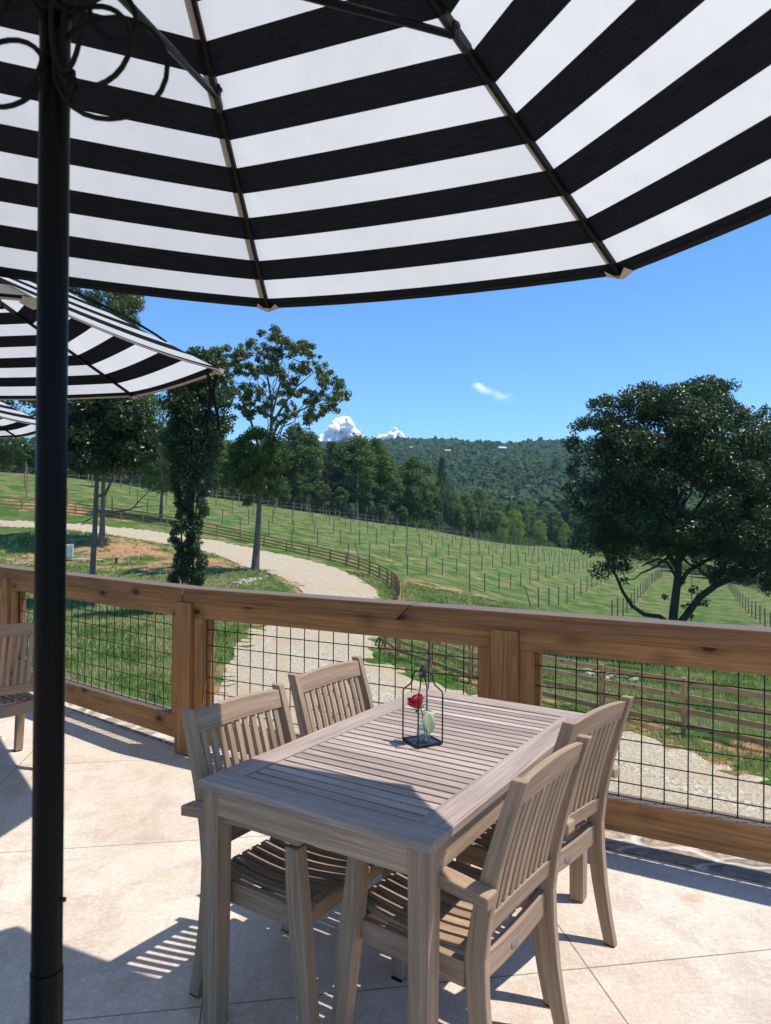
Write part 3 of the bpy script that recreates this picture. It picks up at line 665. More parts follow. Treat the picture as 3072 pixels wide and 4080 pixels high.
for Dx, top, kd, ex_, w, lb in [(8, 962, 'tree', 3, 1.15, None), (38, 950, 'pine', 8, 1.2, 'dark pine in the woods at the far left'), (70, 960, 'tree', 4, 1.2, None), (110, 935, 'tree', 6, 1.1, None), (150, 925, 'tree', 3, 1.1, None), (185, 930, 'tree', 9, 1.1, None), (225, 925, 'tree', 4, 1.1, None),
        (262, 915, 'tree', 7, 1.1, None), (300, 905, 'tree', 3, 1.1, None), (335, 915, 'tree', 8, 1.1, None), (372, 905, 'tree', 4, 1.1, None), (410, 900, 'tree', 9, 1.1, None), (448, 895, 'tree', 3, 1.1, None), (480, 935, 'tree', 8, 1.0, None), (508, 955, 'tree', 3, 1.0, None),
        (540, 950, 'tree', 5, 1.05, None), (572, 945, 'tree', 10, 1.05, None), (600, 935, 'tree', 4, 1.1, None), (632, 918, 'tree', 6, 1.25, 'tallest woodland tree left of the thunderhead cloud'), (662, 925, 'tree', 3, 1.1, None), (690, 965, 'pine', 6, 1.5, 'broad dark pine in the woodland gap under the big cloud'), (716, 950, 'pine', 9, 1.2, 'slim pine poking up in front of the big cloud'),
        (742, 950, 'tree', 4, 1.1, None), (772, 935, 'tree', 2, 1.2, 'tall pale trunked tree in front of the woodland edge, just right of the big cloud'), (806, 945, 'tree', 6, 1.1, None), (838, 988, 'tree', 2, 1.1, 'pale barked tree below the small cloud'), (866, 995, 'tree', 6, 1.1, None), (893, 985, 'tree', 2, 1.25, 'rounded tall tree right of the pale barked one'), (922, 1000, 'tree', 5, 1.0, None), (954, 984, 'pine', 2, .75, 'thin tall pine rising above the woodland edge in the middle of the view'),
        (978, 1058, 'tree', 3, 1.2, None), (1004, 1062, 'tree', 5, 1.2, None), (1037, 1055, 'tree', 1, 1.0, 'upright bright green tree at the end of the woodland edge'), (1062, 1085, 'tree', 6, 1.0, None),
        (1082, 1104, 'round', 0, .78, 'left of two rounded yellow green trees at the foot of the hill'), (1112, 1098, 'round', 3, .85, 'right of two rounded yellow green trees at the foot of the hill'), (1165, 1122, 'round', 8, .9, 'dusty green rounded tree by the gap in the valley')]:
    tl(Dx, top, kd, ex_, w, lb or LB, GW if not lb else None)
for i in range(40):   # second rank closes the wood
    Dx = -10 + i * 27 + rnd.uniform(-8, 8)
    top = np.interp(Dx, [0, 450, 560, 640, 700, 800, 930, 1000, 1070], [975, 930, 985, 950, 975, 975, 1030, 1085, 1115]) + rnd.uniform(-8, 18)
    tl(Dx, top, 'tree', 16 + rnd.uniform(0, 12), 1.25, 'leafy tree deeper in the woods behind the vineyard', 'trees of the second rank in the woods')
for i in range(26):   # low young growth in front
    Dx = 0 + i * 41 + rnd.uniform(-12, 12); u = Dx * 1.844; tan = (u - 1536) / FPX; dd = np.interp(tan, TL[:, 0], TL[:, 1]) + rnd.uniform(0, 3)
    x = tan * dd; plant('tree', (x, dd, hz(x, dd)), rnd.uniform(5, 8), 1.5, 'young leafy tree low under the woodland edge', 'young trees under the woodland edge')
for Dx, top, ex_, lb in [(1222, 1128, -6, 'small tree alone on the bright valley lawn'), (1250, 1125, 6, 'small leafy tree at the right of the valley lawn'), (1268, 1135, -10, 'small low branched tree next to the oak outline')]:
    tl(Dx, top, 'round', ex_, .75, lb, None, 1)
for i in range(24):   # dark wood beyond the right hand fence
    u = 2320 + i * 44 + rnd.uniform(-12, 12); dd = np.interp(u, [2300, 2985, 3300], [262, 172, 150]) + rnd.uniform(0, 22)
    x = (u - 1536) / FPX * dd; plant('tree', (x, dd, hz(x, dd)), rnd.uniform(15, 21), 1.0, 'tall dark woodland tree behind the oak and the far fence', 'woodland trees beyond the far right fence')
for i in range(46):   # trees at the foot of the hill
    u = 1750 + i * 17 + rnd.uniform(-8, 8); dd = rnd.uniform(292, 352)
    if 2205 < u < 2300 and dd < 330: dd = 345
    x = (u - 1536) / FPX * dd; plant('tree' if i % 4 else 'pine', (x, dd, hz(x, dd)), rnd.uniform(15, 21), 1.25, 'tall forest tree at the foot of the hill', 'forest trees at the foot of the hill')
# undergrowth along the wood edge
rs = np.random.RandomState(31); ug = []
for tan in np.arange(-.60, .235, .0028):
    dd = np.interp(tan, TL[:, 0], TL[:, 1]) + rs.uniform(1, 22); x = tan * dd; h_ = rs.uniform(.8, 2.2); ug.append((x, dd, hz(x, dd) + h_ * .6, h_))
for u in np.arange(2300, 3300, 9):
    dd = np.interp(u, [2300, 2985, 3300], [266, 178, 156]) + rs.uniform(-4, 16); x = (u - 1536) / FPX * dd; h_ = rs.uniform(1., 2.4); ug.append((x, dd, hz(x, dd) + h_ * .6, h_))
P, F = leaves(ug, 42000, .42, rs, .8, .6, .4); o = npmesh('undergrowth', P, F, MT['woodleaf'])
tag(o, 'dark undergrowth under the trees along the woods', 'undergrowth', kind='stuff')

# --- forest on the hill: one mass
def ico():
    import bmesh
    bm = bmesh.new(); bmesh.ops.create_icosphere(bm, subdivisions=2, radius=1); v = np.array([x.co[:] for x in bm.verts]); f = np.array([[a.index for a in q.verts] for q in bm.faces]); bm.free(); return v, f
iv, iF = ico()
rs = np.random.RandomState(77); NT_ = 22000
yy = np.sqrt(rs.uniform(330 ** 2, 1345 ** 2, NT_)); tt = rs.uniform(-.36, .60, NT_) ; xx = tt * yy; zz = hgt(xx, yy)
rad = rs.uniform(2.2, 4.2, NT_) * np.interp(yy, [330, 1300], [.8, 1.15]); hh = rad * rs.uniform(.9, 1.35, NT_) * np.where(rs.rand(NT_) < .10, 1.35, 1)
dsp = 1 + rs.uniform(-.28, .28, (NT_, len(iv)))
V = iv[None] * dsp[..., None] * np.stack([rad, rad, hh], 1)[:, None] + np.stack([xx, yy, zz + hh * .8], 1)[:, None]
F = (iF[None] + (np.arange(NT_) * len(iv))[:, None, None]).reshape(-1, 3)
def hillmat():
    t = NT('forest canopy'); ob = t.coord('Object'); g = t.t.nodes.new('ShaderNodeNewGeometry')
    r = t.math('ADD', t.math('MULTIPLY', g.outputs['Random Per Island'], .6), t.math('MULTIPLY', t.noise(ob, .012, 4, .6), .7))
    c = t.ramp(r, [(.3, (.017, .042, .018)), (.6, (.036, .074, .026)), (.9, (.070, .118, .036))])
    f = t.noise(ob, .8, 4, .7); c = t.mix(t.mr(f, .4, .7), c, t.mix(.5, c, (.09, .13, .035))); t.bump(f, 1., 1.2)
    return t.fin(c, .9, .1)
o = npmesh('hill_forest', V.reshape(-1, 3), F, hillmat()); tag(o, 'dense green forest covering the long hill', 'forest', kind='stuff')
# --- houses on the hill
for u, v, w, col, lb in [(1783, 1796, 15, (.36, .25, .18), 'tiny tan roofed house among the trees high on the hill'), (2001, 1785, 20, (.40, .48, .48), 'tiny pale metal roofed house high on the hill, right of the tan one'), (1638, 1783, 8, (.20, .26, .22), 'tiny grey green roof near the left end of the ridge')]:
    dd = 650.; r = ray(u, v); p = Vector((0, 0, CH)) + r * (dd / r.y)
    for _ in range(400):
        p = Vector((0, 0, CH)) + r * (dd / r.y)
        if p.z - 13 < hz(p.x, p.y): break
        dd += 1.
    g = hz(p.x, p.y); w = w * dd / 1050 * .62; o = empty('hill_house', (p.x, p.y, g), .2, lb, 'house')
    hh_ = p.z - g
    m = MB(); m.box((0, 0, hh_ / 2), w, 5, hh_); m.build('wall', plain('house wall', (.20, .17, .14)), o)
    m = MB(); m.add([(-w * .55, -3.4, hh_ - .5), (w * .55, -3.4, hh_ - .5), (w * .42, 0, hh_ + 2), (-w * .42, 0, hh_ + 2), (-w * .55, 3.4, hh_ - .5), (w * .55, 3.4, hh_ - .5)], [(0, 1, 2, 3), (3, 2, 5, 4), (0, 3, 4), (1, 5, 2), (0, 4, 5, 1)]); m.build('roof', plain('house roof', col), o)

# ------------------------------------------------------------------ vineyard posts
rx, ry = .3903, .9207; nx, ny = .9207, -.3903
cand = []
for ci, c in enumerate(range(-112, 22, 7)):
    for s in np.arange(60, 262, 6.0):
        s = s + rnd.uniform(-.25, .25); x = c * nx + s * rx; y = c * ny + s * ry
        if y < 60: continue
        u = 1536 + x / y * FPX
        if u < -30 or u > 3100: continue
        tan = x / y; lim = np.interp(tan, TL[:, 0], TL[:, 1]) - 4
        if y > lim: continue
        if c > -28 and s < 68: continue
        fy = float(seg_dist(np.array([x]), np.array([y]), fence_pts)[0])
        if fy < 3.5: continue
        # inside the curve of the road -> not field
        gy = np.interp(x, [p[0] for p in fence_pts[:20]], [p[1] for p in fence_pts[:20]])
        if x < 1.0 and y < gy: continue
        if x >= 1.0 and y < 62: continue
        rf = np.interp(u, [2435, 2702, 2985, 3072], [225, 185, 150, 138])
        if u > 2400 and y > rf - 4: continue
        cand.append((y, x, c, s))
cand.sort(); print('vineyard posts', len(cand)); cand = cand[:300]
def vpost(hh=2.1, r=.08):
    m = MB(); m.tube([(0, 0, -.3), (0, 0, hh * .5), (0, 0, hh)], [r, r, r * .95], 7); return m
vp = vpost().build('post_tmp', MT['vpost']); vm = vp.data; bpy.data.objects.remove(vp)
ords = ['row running past the oak trunk', 'row next left of the oak trunk', 'second row left of the oak trunk', 'third row left of the oak trunk']
for y, x, c, s in cand:
    o = bpy.data.objects.new('vineyard_post', vm); link(o); o.location = (x, y, hz(x, y)); o.rotation_euler = (rnd.uniform(-.02, .02), rnd.uniform(-.02, .02), rnd.uniform(0, 3)); k_ = rnd.uniform(.92, 1.06); o.scale = (1, 1, k_)
    if c >= 0: lb = 'weathered vineyard post in a row on the slope right of the oak trunk'
    elif c >= -21: lb = 'weathered vineyard post in the long rows left of the oak trunk'
    elif c >= -49: lb = 'weathered vineyard post standing in the middle of the green field'
    elif c >= -77: lb = 'weathered vineyard post on the slope behind the tall road tree'
    else: lb = 'weathered vineyard post on the upper slope at the left'
    tag(o, lb, 'vineyard post', lb.replace('weathered vineyard post', 'vineyard posts'))
for (u0, v0, u1, v1), lb in [((2115, 2437, 2087, 2330), 'leaning vineyard post tilted left in the front of the field'), ((1433, 2228, 1410, 2180), 'leaning brace post just behind the board fence bend')]:
    p = gat(u0, v0 - (20 if u0 > 2000 else 0)); o = bpy.data.objects.new('vineyard_post', vm); link(o); o.location = p; o.rotation_euler = (0, -.28, 0); tag(o, lb, 'vineyard post')
# end braces on the right
for u, v, sgn in [(3030, 2400, 1), (2920, 2368, 1), (2780, 2290, 1), (2560, 2250, 1)]:
    p = gat(u, v); m = MB(); m.tube([(0, 0, 0), (1.5, .4, 1.25)], .05, 6); o = m.build('brace_post', MT['vpost']); o.location = p; tag(o, 'slanting timber brace at the end of a vine row near the far fence', 'brace', 'slanting braces at the row ends')
# trellis wires: one thing per row
rowc = sorted(set(c for _, _, c, _ in cand))
for c in rowc:
    S_ = sorted(s for _, _, cc, s in cand if cc == c)
    if len(S_) < 4: continue
    m = MB(); n = 0
    for zz_ in (.95, 1.75):
        pts = [(c * nx + s * rx, c * ny + s * ry, hz(c * nx + s * rx, c * ny + s * ry) + zz_) for s in S_ if s < 175]
        if len(pts) > 2: m.tube(pts, .0065, 4, cap=False); n += 1
    if n:
        o = m.build('trellis_wire', MT['gwire']); tag(o, 'thin pale trellis wires strung along one row of vineyard posts', 'wire', 'trellis wires of the vineyard rows')

# ------------------------------------------------------------------ board fences
def board_fence(name, pts, step, label, mat, hh=1.37, boards=4, pr=.06):
    L = smoothl(pts, 2); s = np.r_[0, np.cumsum(np.hypot(*np.diff(L, axis=0).T))]; n = max(2, int(s[-1] / step)); t = np.linspace(0, s[-1], n + 1)
    X = np.interp(t, s, L[:, 0]); Y = np.interp(t, s, L[:, 1]); Z = hgt(X, Y)
    o = empty(name, (float(X[0]), float(Y[0]), float(Z[0])), 0, label, 'fence'); base = Vector(o.location)
    P = [Vector((float(a), float(b), float(c))) - base for a, b, c in zip(X, Y, Z)]
    if n > 99: print('too many posts', n)
    for i, p in enumerate(P):
        m = MB(); a = P[min(i + 1, n)] - P[max(i - 1, 0)]; a.z = 0; a.normalize(); nn = Vector((a.y, -a.x, 0))
        m.tube([p - nn * 0 + Vector((0, 0, -.3)), p + Vector((0, 0, hh))], pr, 10, smooth=True)
        m.beam(p + nn * -(pr + .04) + Vector((0, 0, .12)), p + nn * -(pr + .04) + Vector((0, 0, hh - .08)), .11, .024, up=nn)
        m.build('post', mat, o)
    for i in range(n):
        a, b = P[i], P[i + 1]; dd = (b - a); dd.z = 0; dd.normalize(); nn = Vector((dd.y, -dd.x, 0)); m = MB()
        for k in range(boards):
            z = .22 + k * (hh - .32) / (boards - 1) - .02; e = Vector((0, 0, z + rnd.uniform(-.008, .008)))
            m.beam(a - nn * (pr + .014) + e, b - nn * (pr + .014) + e, .025, .135)
        m.build('fence_boards', mat, o)
    return o
i0 = 23
board_fence('board_fence', fence_pts[:i0 + 2], 2.7, 'brown board fence following the far side of the driveway up the slope', MT['fencefar'])
board_fence('board_fence', fence_pts[i0 + 1:], 2.4, 'honey coloured four board fence below the terrace beside the gravel', MT['fence'])
ff = [gat(*p) for p in [(2350, 2216), (2435, 2226), (2582, 2247), (2702, 2268), (2844, 2298), (2948, 2331), (3072, 2370), (3300, 2440)]]
board_fence('board_fence', [(p.x, p.y) for p in ff], 2.7, 'long dark board fence at the foot of the woods far right', MT['fencefar'])

# ------------------------------------------------------------------ grass tufts (near lawn, verge, under the oak)
rs = np.random.RandomState(9)
def tufts(n, xr, yr, keep, size):
    out = []
    while len(out) < n:
        x = rs.uniform(xr[0], xr[1], 4000); y = yr[0] + (yr[1] - yr[0]) * rs.rand(4000) ** 1.3; u = 1536 + x / y * FPX
        ok = (u > -60) & (u < 3130) & keep(x, y); out += list(zip(x[ok], y[ok]))
    return np.array(out[:n])
def offroad(x, y):
    a = np.r_[ro, ri[::-1]]; inside = np.zeros(x.shape, bool); j = len(a) - 1
    for i in range(0, len(a)):
        c = ((a[i, 1] > y) != (a[j, 1] > y)) & (x < (a[j, 0] - a[i, 0]) * (y - a[i, 1]) / (a[j, 1] - a[i, 1] + 1e-12) + a[i, 0]); inside ^= c; j = i
    return ~inside
st = 4
ro_s, ri_s = ro, ri
T1 = tufts(15000, (-16, 14), (13, 30), offroad, 1); T2 = tufts(20000, (-32, 28), (28, 68), offroad, 1)
T = np.r_[T1, T2]; T = T[rs.permutation(len(T))]
fdd = seg_dist(T[:, 0], T[:, 1], fence_pts); er_ = np.minimum(seg_dist(T[:, 0], T[:, 1], ro[::4]), seg_dist(T[:, 0], T[:, 1], ri[::4])); T = T[er_ > rs.rand(len(T)) * .7]; fdd = seg_dist(T[:, 0], T[:, 1], fence_pts)
T = T[(fdd > .45) | (rs.rand(len(T)) < .2)]
for (p_, q_), rad_ in [((300, 1188), 6), ((480, 1222), 5), ((430, 1210), 4), ((350, 1225), 5), ((620, 1270), 3), ((60, 1215), 3), ((250, 1170), 4)]:
    g_ = gat(*D(p_, q_)); T = T[(np.hypot(T[:, 0] - g_.x, T[:, 1] - g_.y) > rad_) | (rs.rand(len(T)) < .25)]
nz = hgt(T[:, 0], T[:, 1]); n = len(T); B = 5
an = rs.uniform(0, 6.28, (n, B)); ln = rs.uniform(.06, .20, (n, B)) * np.interp(T[:, 1], [14, 30, 70], [.75, 1., 1.5])[:, None]
ox = rs.uniform(-.14, .14, (n, B)) + T[:, :1]; oy = rs.uniform(-.14, .14, (n, B)) + T[:, 1:2]; w = np.interp(T[:, 1], [14, 30, 70], [.012, .022, .045])[:, None] * np.ones((n, B))
lean = rs.uniform(.1, .7, (n, B))
a = np.stack([ox - w * np.sin(an), oy + w * np.cos(an), np.repeat(nz[:, None], B, 1) - .02], -1); b = np.stack([ox + w * np.sin(an), oy - w * np.cos(an), np.repeat(nz[:, None], B, 1) - .02], -1)
c = np.stack([ox + ln * lean * np.cos(an), oy + ln * lean * np.sin(an), nz[:, None] + ln], -1)
V = np.stack([a, b, c], 2).reshape(-1, 3)
def grassmat():
    t = NT('grass blades'); ob = t.coord('Object'); g = t.t.nodes.new('ShaderNodeNewGeometry')
    r = t.math('ADD', t.math('MULTIPLY', g.outputs['Random Per Island'], .5), t.math('MULTIPLY', t.mr(t.noise(ob, .38, 4, .65), .36, .62, .15, .85), .75))
    c = t.ramp(r, [(.40, (.10, .19, .03)), (.54, (.20, .33, .055)), (.66, (.33, .42, .11)), (.76, (.50, .45, .21))])
    t.fin(c, .6, .25); tr = t.n('BsdfTranslucent', Color=c); ms = t.n('MixShader', in0=.35, in1=t.b, in2=tr); t.set(t.out.inputs['Surface'], ms); return t.m
o = npmesh('grass', V, np.arange(len(V)).reshape(-1, 3), grassmat()); tag(o, 'short mixed green grass on the lawn and verges', 'grass', kind='stuff')
# ------------------------------------------------------------------ rocks
def rock(p, s, mat, label, group, name='rock', seed=0):
    rs = np.random.RandomState(seed); v = iv * (1 + rs.uniform(-.16, .16, (len(iv), 1))) * np.array([1, rs.uniform(.6, .9), rs.uniform(.4, .65)]) * s
    o = npmesh(name, v, iF, mat); o.location = p; o.rotation_euler = (rs.uniform(-.3, .3), rs.uniform(-.3, .3), rs.uniform(0, 6)); return tag(o, label, 'rock', group)
MT['rock'] = plain('pale quarried rock', (.44, .40, .35), .9, .1, .3, 5)
for i in range(46):
    u = rnd.gauss(995, 26); v = 2312 + (1010 - u) * .16 + rnd.uniform(-9, 9); g = gat(u, v); s = rnd.uniform(.05, .17)
    rock((g.x, g.y, g.z + s * .25), s, MT['rock'], 'pale broken rock in the pile at the foot of the road tree', 'rocks piled beside the driveway', seed=i)
for i in range(26):
    u = rnd.uniform(2300, 2540); v = 2672 + (u - 2300) * .19 + rnd.uniform(-14, 14); g = gat(u, v); s = rnd.uniform(.07, .2)
    rock((g.x, g.y, g.z + s * .2), s, MT['rock'], 'pale rock scattered in the grass behind the near board fence', 'rocks behind the near board fence', seed=60 + i)
for i in range(16):
    u = rnd.uniform(20, 150); v = 2232 + rnd.uniform(-14, 16); g = gat(u, v); s = rnd.uniform(.05, .16)
    rock((g.x, g.y, g.z + s * .2), s, MT['rock'], 'pale stone in the clay heap at the far left of the lawn', 'stones in the clay heap', seed=120 + i)
# ------------------------------------------------------------------ utility box
gx = atd(277, 2232, 55); gx.z = hz(gx.x, gx.y); o = empty('utility_box', gx, .15, 'pale grey metal utility box on a short post at the lawn edge', 'utility box')
MT['greypaint'] = plain('grey painted steel', (.50, .53, .53), .45, .4, .08, 4); MT['pvc'] = plain('white conduit', (.7, .68, .62), .5, .4, .1)
m = MB(); m.box((0, 0, .75), .52, .3, 1.0); m.build('cabinet', MT['greypaint'], o, .015)
m = MB(); m.box((0, -.165, .77), .46, .02, .9); m.build('door', MT['greypaint'], o, .008)
m = MB(); m.box((-.05, -.185, 1.08), .12, .02, .16); m.build('plate', MT['pvc'], o); m = MB(); m.box((.19, -.19, .8), .03, .03, .08); m.build('handle', MT['matteblack'], o)
for x in (-.18, .18):
    m = MB(); m.beam((x, 0, -.2), (x, 0, .25), .06, .06); m.build('leg', MT['matteblack'], o)
m = MB(); m.tube([(-.4, -.1, .12), (.6, -.1, .14), (1.7, -.1, .12), (2.6, -.1, .1)], .045, 8); q = m.build('conduit_pipe', MT['pvc']); q.location = gx; tag(q, 'white conduit pipe running along the ground right of the utility box', 'pipe')
for u, v, h_, lb in [(652, 2244, .42, 'small dark stump post in the lawn'), (700, 2242, .4, 'short pale survey stake in the lawn')]:
    g = gat(u - 190, v); m = MB(); m.beam((0, 0, -.1), (.05, 0, h_), .14 if u < 680 else .05, .12 if u < 680 else .05); q = m.build('stake', MT['matteblack'] if u < 680 else MT['pvc']); q.location = g; tag(q, lb, 'stake')
# ------------------------------------------------------------------ patio, wall, railing
PR0 = Vector((.8478, 3.5795, 0)); ar = -.4975; DR = Vector((math.cos(ar), math.sin(ar), 0)); NRm = Vector((-DR.y, DR.x, 0))   # NRm points away from the patio
PL0 = Vector((-2.5279, 5.7316, 0)); al = -.6645; DL = Vector((math.cos(al), math.sin(al), 0)); NL = Vector((-DL.y, DL.x, 0))
tb = -2.405; bend = PR0 + DR * tb
postR = PR0 + DR * -.2455; postR2 = PR0 + DR * 1.95; postR3 = postR2 + DR * 2.2
DL = (Vector((-3.243, 6.292, 0)) - bend).normalized() * -1; NL = Vector((-DL.y, DL.x, 0)); postL = bend - DL * 2.52; al3 = al - .10
D3 = Vector((math.cos(al3), math.sin(al3), 0)); N3 = Vector((-D3.y, D3.x, 0)); postL2 = postL - D3 * 2.4; postL3 = postL2 - D3 * 2.4
line = [(postL3, N3), (postL2, N3), (postL, (N3 + NL).normalized()), (bend, (NL + NRm).normalized()), (postR, NRm), (postR2, NRm), (postR3, NRm)]
ioff = [-.04, -.04, -.04, .0, .06, .06, .06]; inner = [p - n * q for (p, n), q in zip(line, ioff)]
poly = [(p.x, p.y) for p in inner]
# floor slab
m = MB(); n_ = len(poly); top = [(x, y, 0) for x, y in poly] + [(9, -9, 0), (-14, -9, 0)]; bot = [(x, y, -.35) for x, y, _ in top]
K = len(top); m.add(top + bot, [tuple(reversed(range(K)))] + [(i, (i + 1) % K, K + (i + 1) % K, K + i) for i in range(K)])
o = m.build('patio_floor', MT['concrete']); tag(o, 'pale broom finished concrete terrace with sawn joints', 'floor', kind='structure')
# stone wall with a thin stone coping under the railing
m = MB(); A = []; Bq = []
rsw = np.random.RandomState(3)
for k in range(len(line) - 1):
    (a, na), (b, nb) = line[k], line[k + 1]; sg = 26
    for j in range(sg + (k == len(line) - 2)):
        p = a.lerp(b, j / sg); nn = na.lerp(nb, j / sg).normalized(); A.append(p - nn * (ioff[k] + (ioff[k + 1] - ioff[k]) * j / sg - .002 + rsw.uniform(-.012, .004))); Bq.append(p + nn * .26)
V = []
for a, b in zip(A, Bq):
    V += [(a.x, a.y, -.3), (a.x, a.y, .010), (b.x, b.y, .012), (b.x, b.y, -4.4)]
F = []
for i in range(len(A) - 1):
    for k in range(3): F.append((i * 4 + k, i * 4 + 4 + k, i * 4 + 5 + k, i * 4 + 1 + k))
m.add(V, F); o = m.build('stone_wall', MT['stone']); tag(o, 'stone retaining wall whose mortared coping shows under the railing', 'wall')
# railing
rail = empty('deck_railing', bend, 0, 'heavy stained timber railing with black wire mesh around the terrace', 'railing')
O = Vector(bend)
def rb(m, a, b, off, n, z, w, h): # beam in the railing
    m.beam(a - O + n * off + Vector((0, 0, z)), b - O + n * off + Vector((0, 0, z)), w, h)
zc0, zc1 = .988, 1.078
def capseg(a, b, n, ca=0., cb=0.):
    """cap timber with optional 45 degree scarf ends"""
    m = MB(); d = (b - a).normalized(); h = zc1 - zc0; w = .146; L = (b - a).length; P = []
    for p, c in ((a, ca), (b, cb)):
        for y, z in ((-1, 0), (1, 0), (1, 1), (-1, 1)):
            P.append(p - O + n * (y * w / 2) + Vector((0, 0, zc0 + z * h)) + d * (c * z))
    q = rnd.uniform(0, 40); F = [(3, 2, 1, 0), (4, 5, 6, 7), (1, 5, 4, 0), (2, 6, 5, 1), (3, 7, 6, 2), (0, 4, 7, 3)]
    UV = [[(q, q)] * 4, [(q, q)] * 4]; acc = q
    for ww in (w, h, w, h): UV.append([(q, acc + ww), (q + L, acc + ww), (q + L, acc), (q, acc)]); acc += ww
    m.add(P, [tuple(reversed(f)) for f in F], [list(reversed(u)) for u in UV]); m.build('cap_rail', MT['cap'], rail, .004)
jt = PR0 + DR * -.86
b_l = bend + (DL) * -.001
capseg(bend + DR * .002, jt - DR * .002, NRm, 0, .09); capseg(jt + DR * .003, postR3, NRm, .09, 0)
capseg(postL + DL * .002, bend - DL * .002, NL); capseg(postL2, postL - D3 * .002, N3); capseg(postL3, postL2 - D3 * .004, N3)
def bay(a, b, n, off0=0.):
    d = (b - a).normalized(); L = (b - a).length; a1 = a + d * .071; b1 = b - d * .071
    m = MB(); rb(m, a1, b1, .0, n, .9365, .092, .101); m.build('top_rail', MT['rail'], rail, .003)
    m = MB(); rb(m, a1, b1, .0, n, .160, .092, .152); m.build('bottom_rail', MT['rail'], rail, .003)
    for q, s in ((a1, 1), (b1, -1)):
        c = q + d * s * .036 - O
        m = MB(); m.beam(c + n * -.026 + Vector((0, 0, .237)), c + n * -.026 + Vector((0, 0, .885)), .072, .036, up=n); m.build('side_trim', MT['rail'], rail, .002)
        m = MB(); m.beam(c + d * s * .012 + n * .024 + Vector((0, 0, .237)), c + d * s * .012 + n * .024 + Vector((0, 0, .885)), .096, .040, up=n); m.build('side_trim', MT['rail'], rail, .002)
    m = MB(); c0 = .1016; r = .0032; k0 = math.ceil(((a1 - a).length + .075 - off0) / c0); s = off0 + k0 * c0
    while s < L - .146:
        p = a + d * s - O; m.tube([p + Vector((0, 0, .225)), p + Vector((0, 0, .90))], r, 5, cap=False); s += c0
    for j in range(7):
        z = .811 - j * c0
        if j == 6: z = .238
        m.tube([a1 + d * .07 - O + n * .004 + Vector((0, 0, z)), b1 - d * .07 - O + n * .004 + Vector((0, 0, z))], r, 5, cap=False)
    m.build('wire_mesh', MT['wire'], rail)
def offs(start, origin, d): return ((origin - start).dot(d)) % .1016
bay(bend, postR, NRm, offs(bend, PR0 + DR * (-20.81 * .1016), DR)); bay(postR, postR2, NRm, offs(postR, PR0, DR)); bay(postR2, postR3, NRm)
bay(postL, bend, NL, offs(postL, PL0, DL)); bay(postL2, postL, N3); bay(postL3, postL2, N3)
for p, n in line:
    m = MB(); m.beam(p - O + Vector((0, 0, .008)) - n * .012, p - O + Vector((0, 0, .986)) - n * .012, .14, .118, up=n); m.build('post', MT['rail'], rail, .004)

# ------------------------------------------------------------------ table
TU = Vector((math.cos(1.0148), math.sin(1.0148), 0)); TV = Vector((TU.y, -TU.x, 0)); LT, WT, ZT = 1.394, .805, .75
def table(corner, label):
    ang = math.atan2(TU.y, TU.x); t = empty('dining_table', corner, ang, label, 'table', 'slatted teak tables on the terrace')
    # local: x along length, y = -across
    w = .10; ws = .097; th = .024
    m = MB(); zc = ZT - th / 2
    for x in (w / 2, LT - w / 2): m = MB(); m.beam((x, 0, zc), (x, -WT, zc), w, th); m.build('end_board', MT['teakt'], t, .0025)
    for y in (-ws / 2, -WT + ws / 2): m = MB(); m.beam((w + .001, y, zc), (LT - w - .001, y, zc), ws, th); m.build('side_board', MT['teakt'], t, .0025)
    m = MB(); n = 26; g = .0095; sp = LT - 2 * w; sw = (sp - (n + 1) * g) / n
    for i in range(n):
        x = w + g + sw / 2 + i * (sw + g); m.beam((x, -ws - .001, zc - .001), (x, -WT + ws + .001, zc - .001), sw, th - .003)
    m.build('slats', MT['teakt'], t, .0015)
    m = MB(); za = ZT - th - .038
    for y in (-.012 - .011, -WT + .023): m.beam((.07, y, za), (LT - .07, y, za), .022, .074)
    for x in (.023, LT - .023): m.beam((x, -.07, za), (x, -WT + .07, za), .022, .074)
    m.beam((LT / 2, -.034, za), (LT / 2, -WT + .034, za), .03, .05)
    m.build('apron', MT['teak'], t, .0015)
    for x in (.041, LT - .041):
        for y in (-.041, -WT + .041):
            m = MB(); m.beam((x, y, ZT - th - .001), (x, y, .004), .064, .064, up=(1, 0, 0), w1=.056, h1=.056); m.build('leg', MT['teak'], t, .003)
    return t
T1c = Vector((-.565, 2.209, 0))
table(T1c, 'weathered slatted teak table with a rose lantern on top')
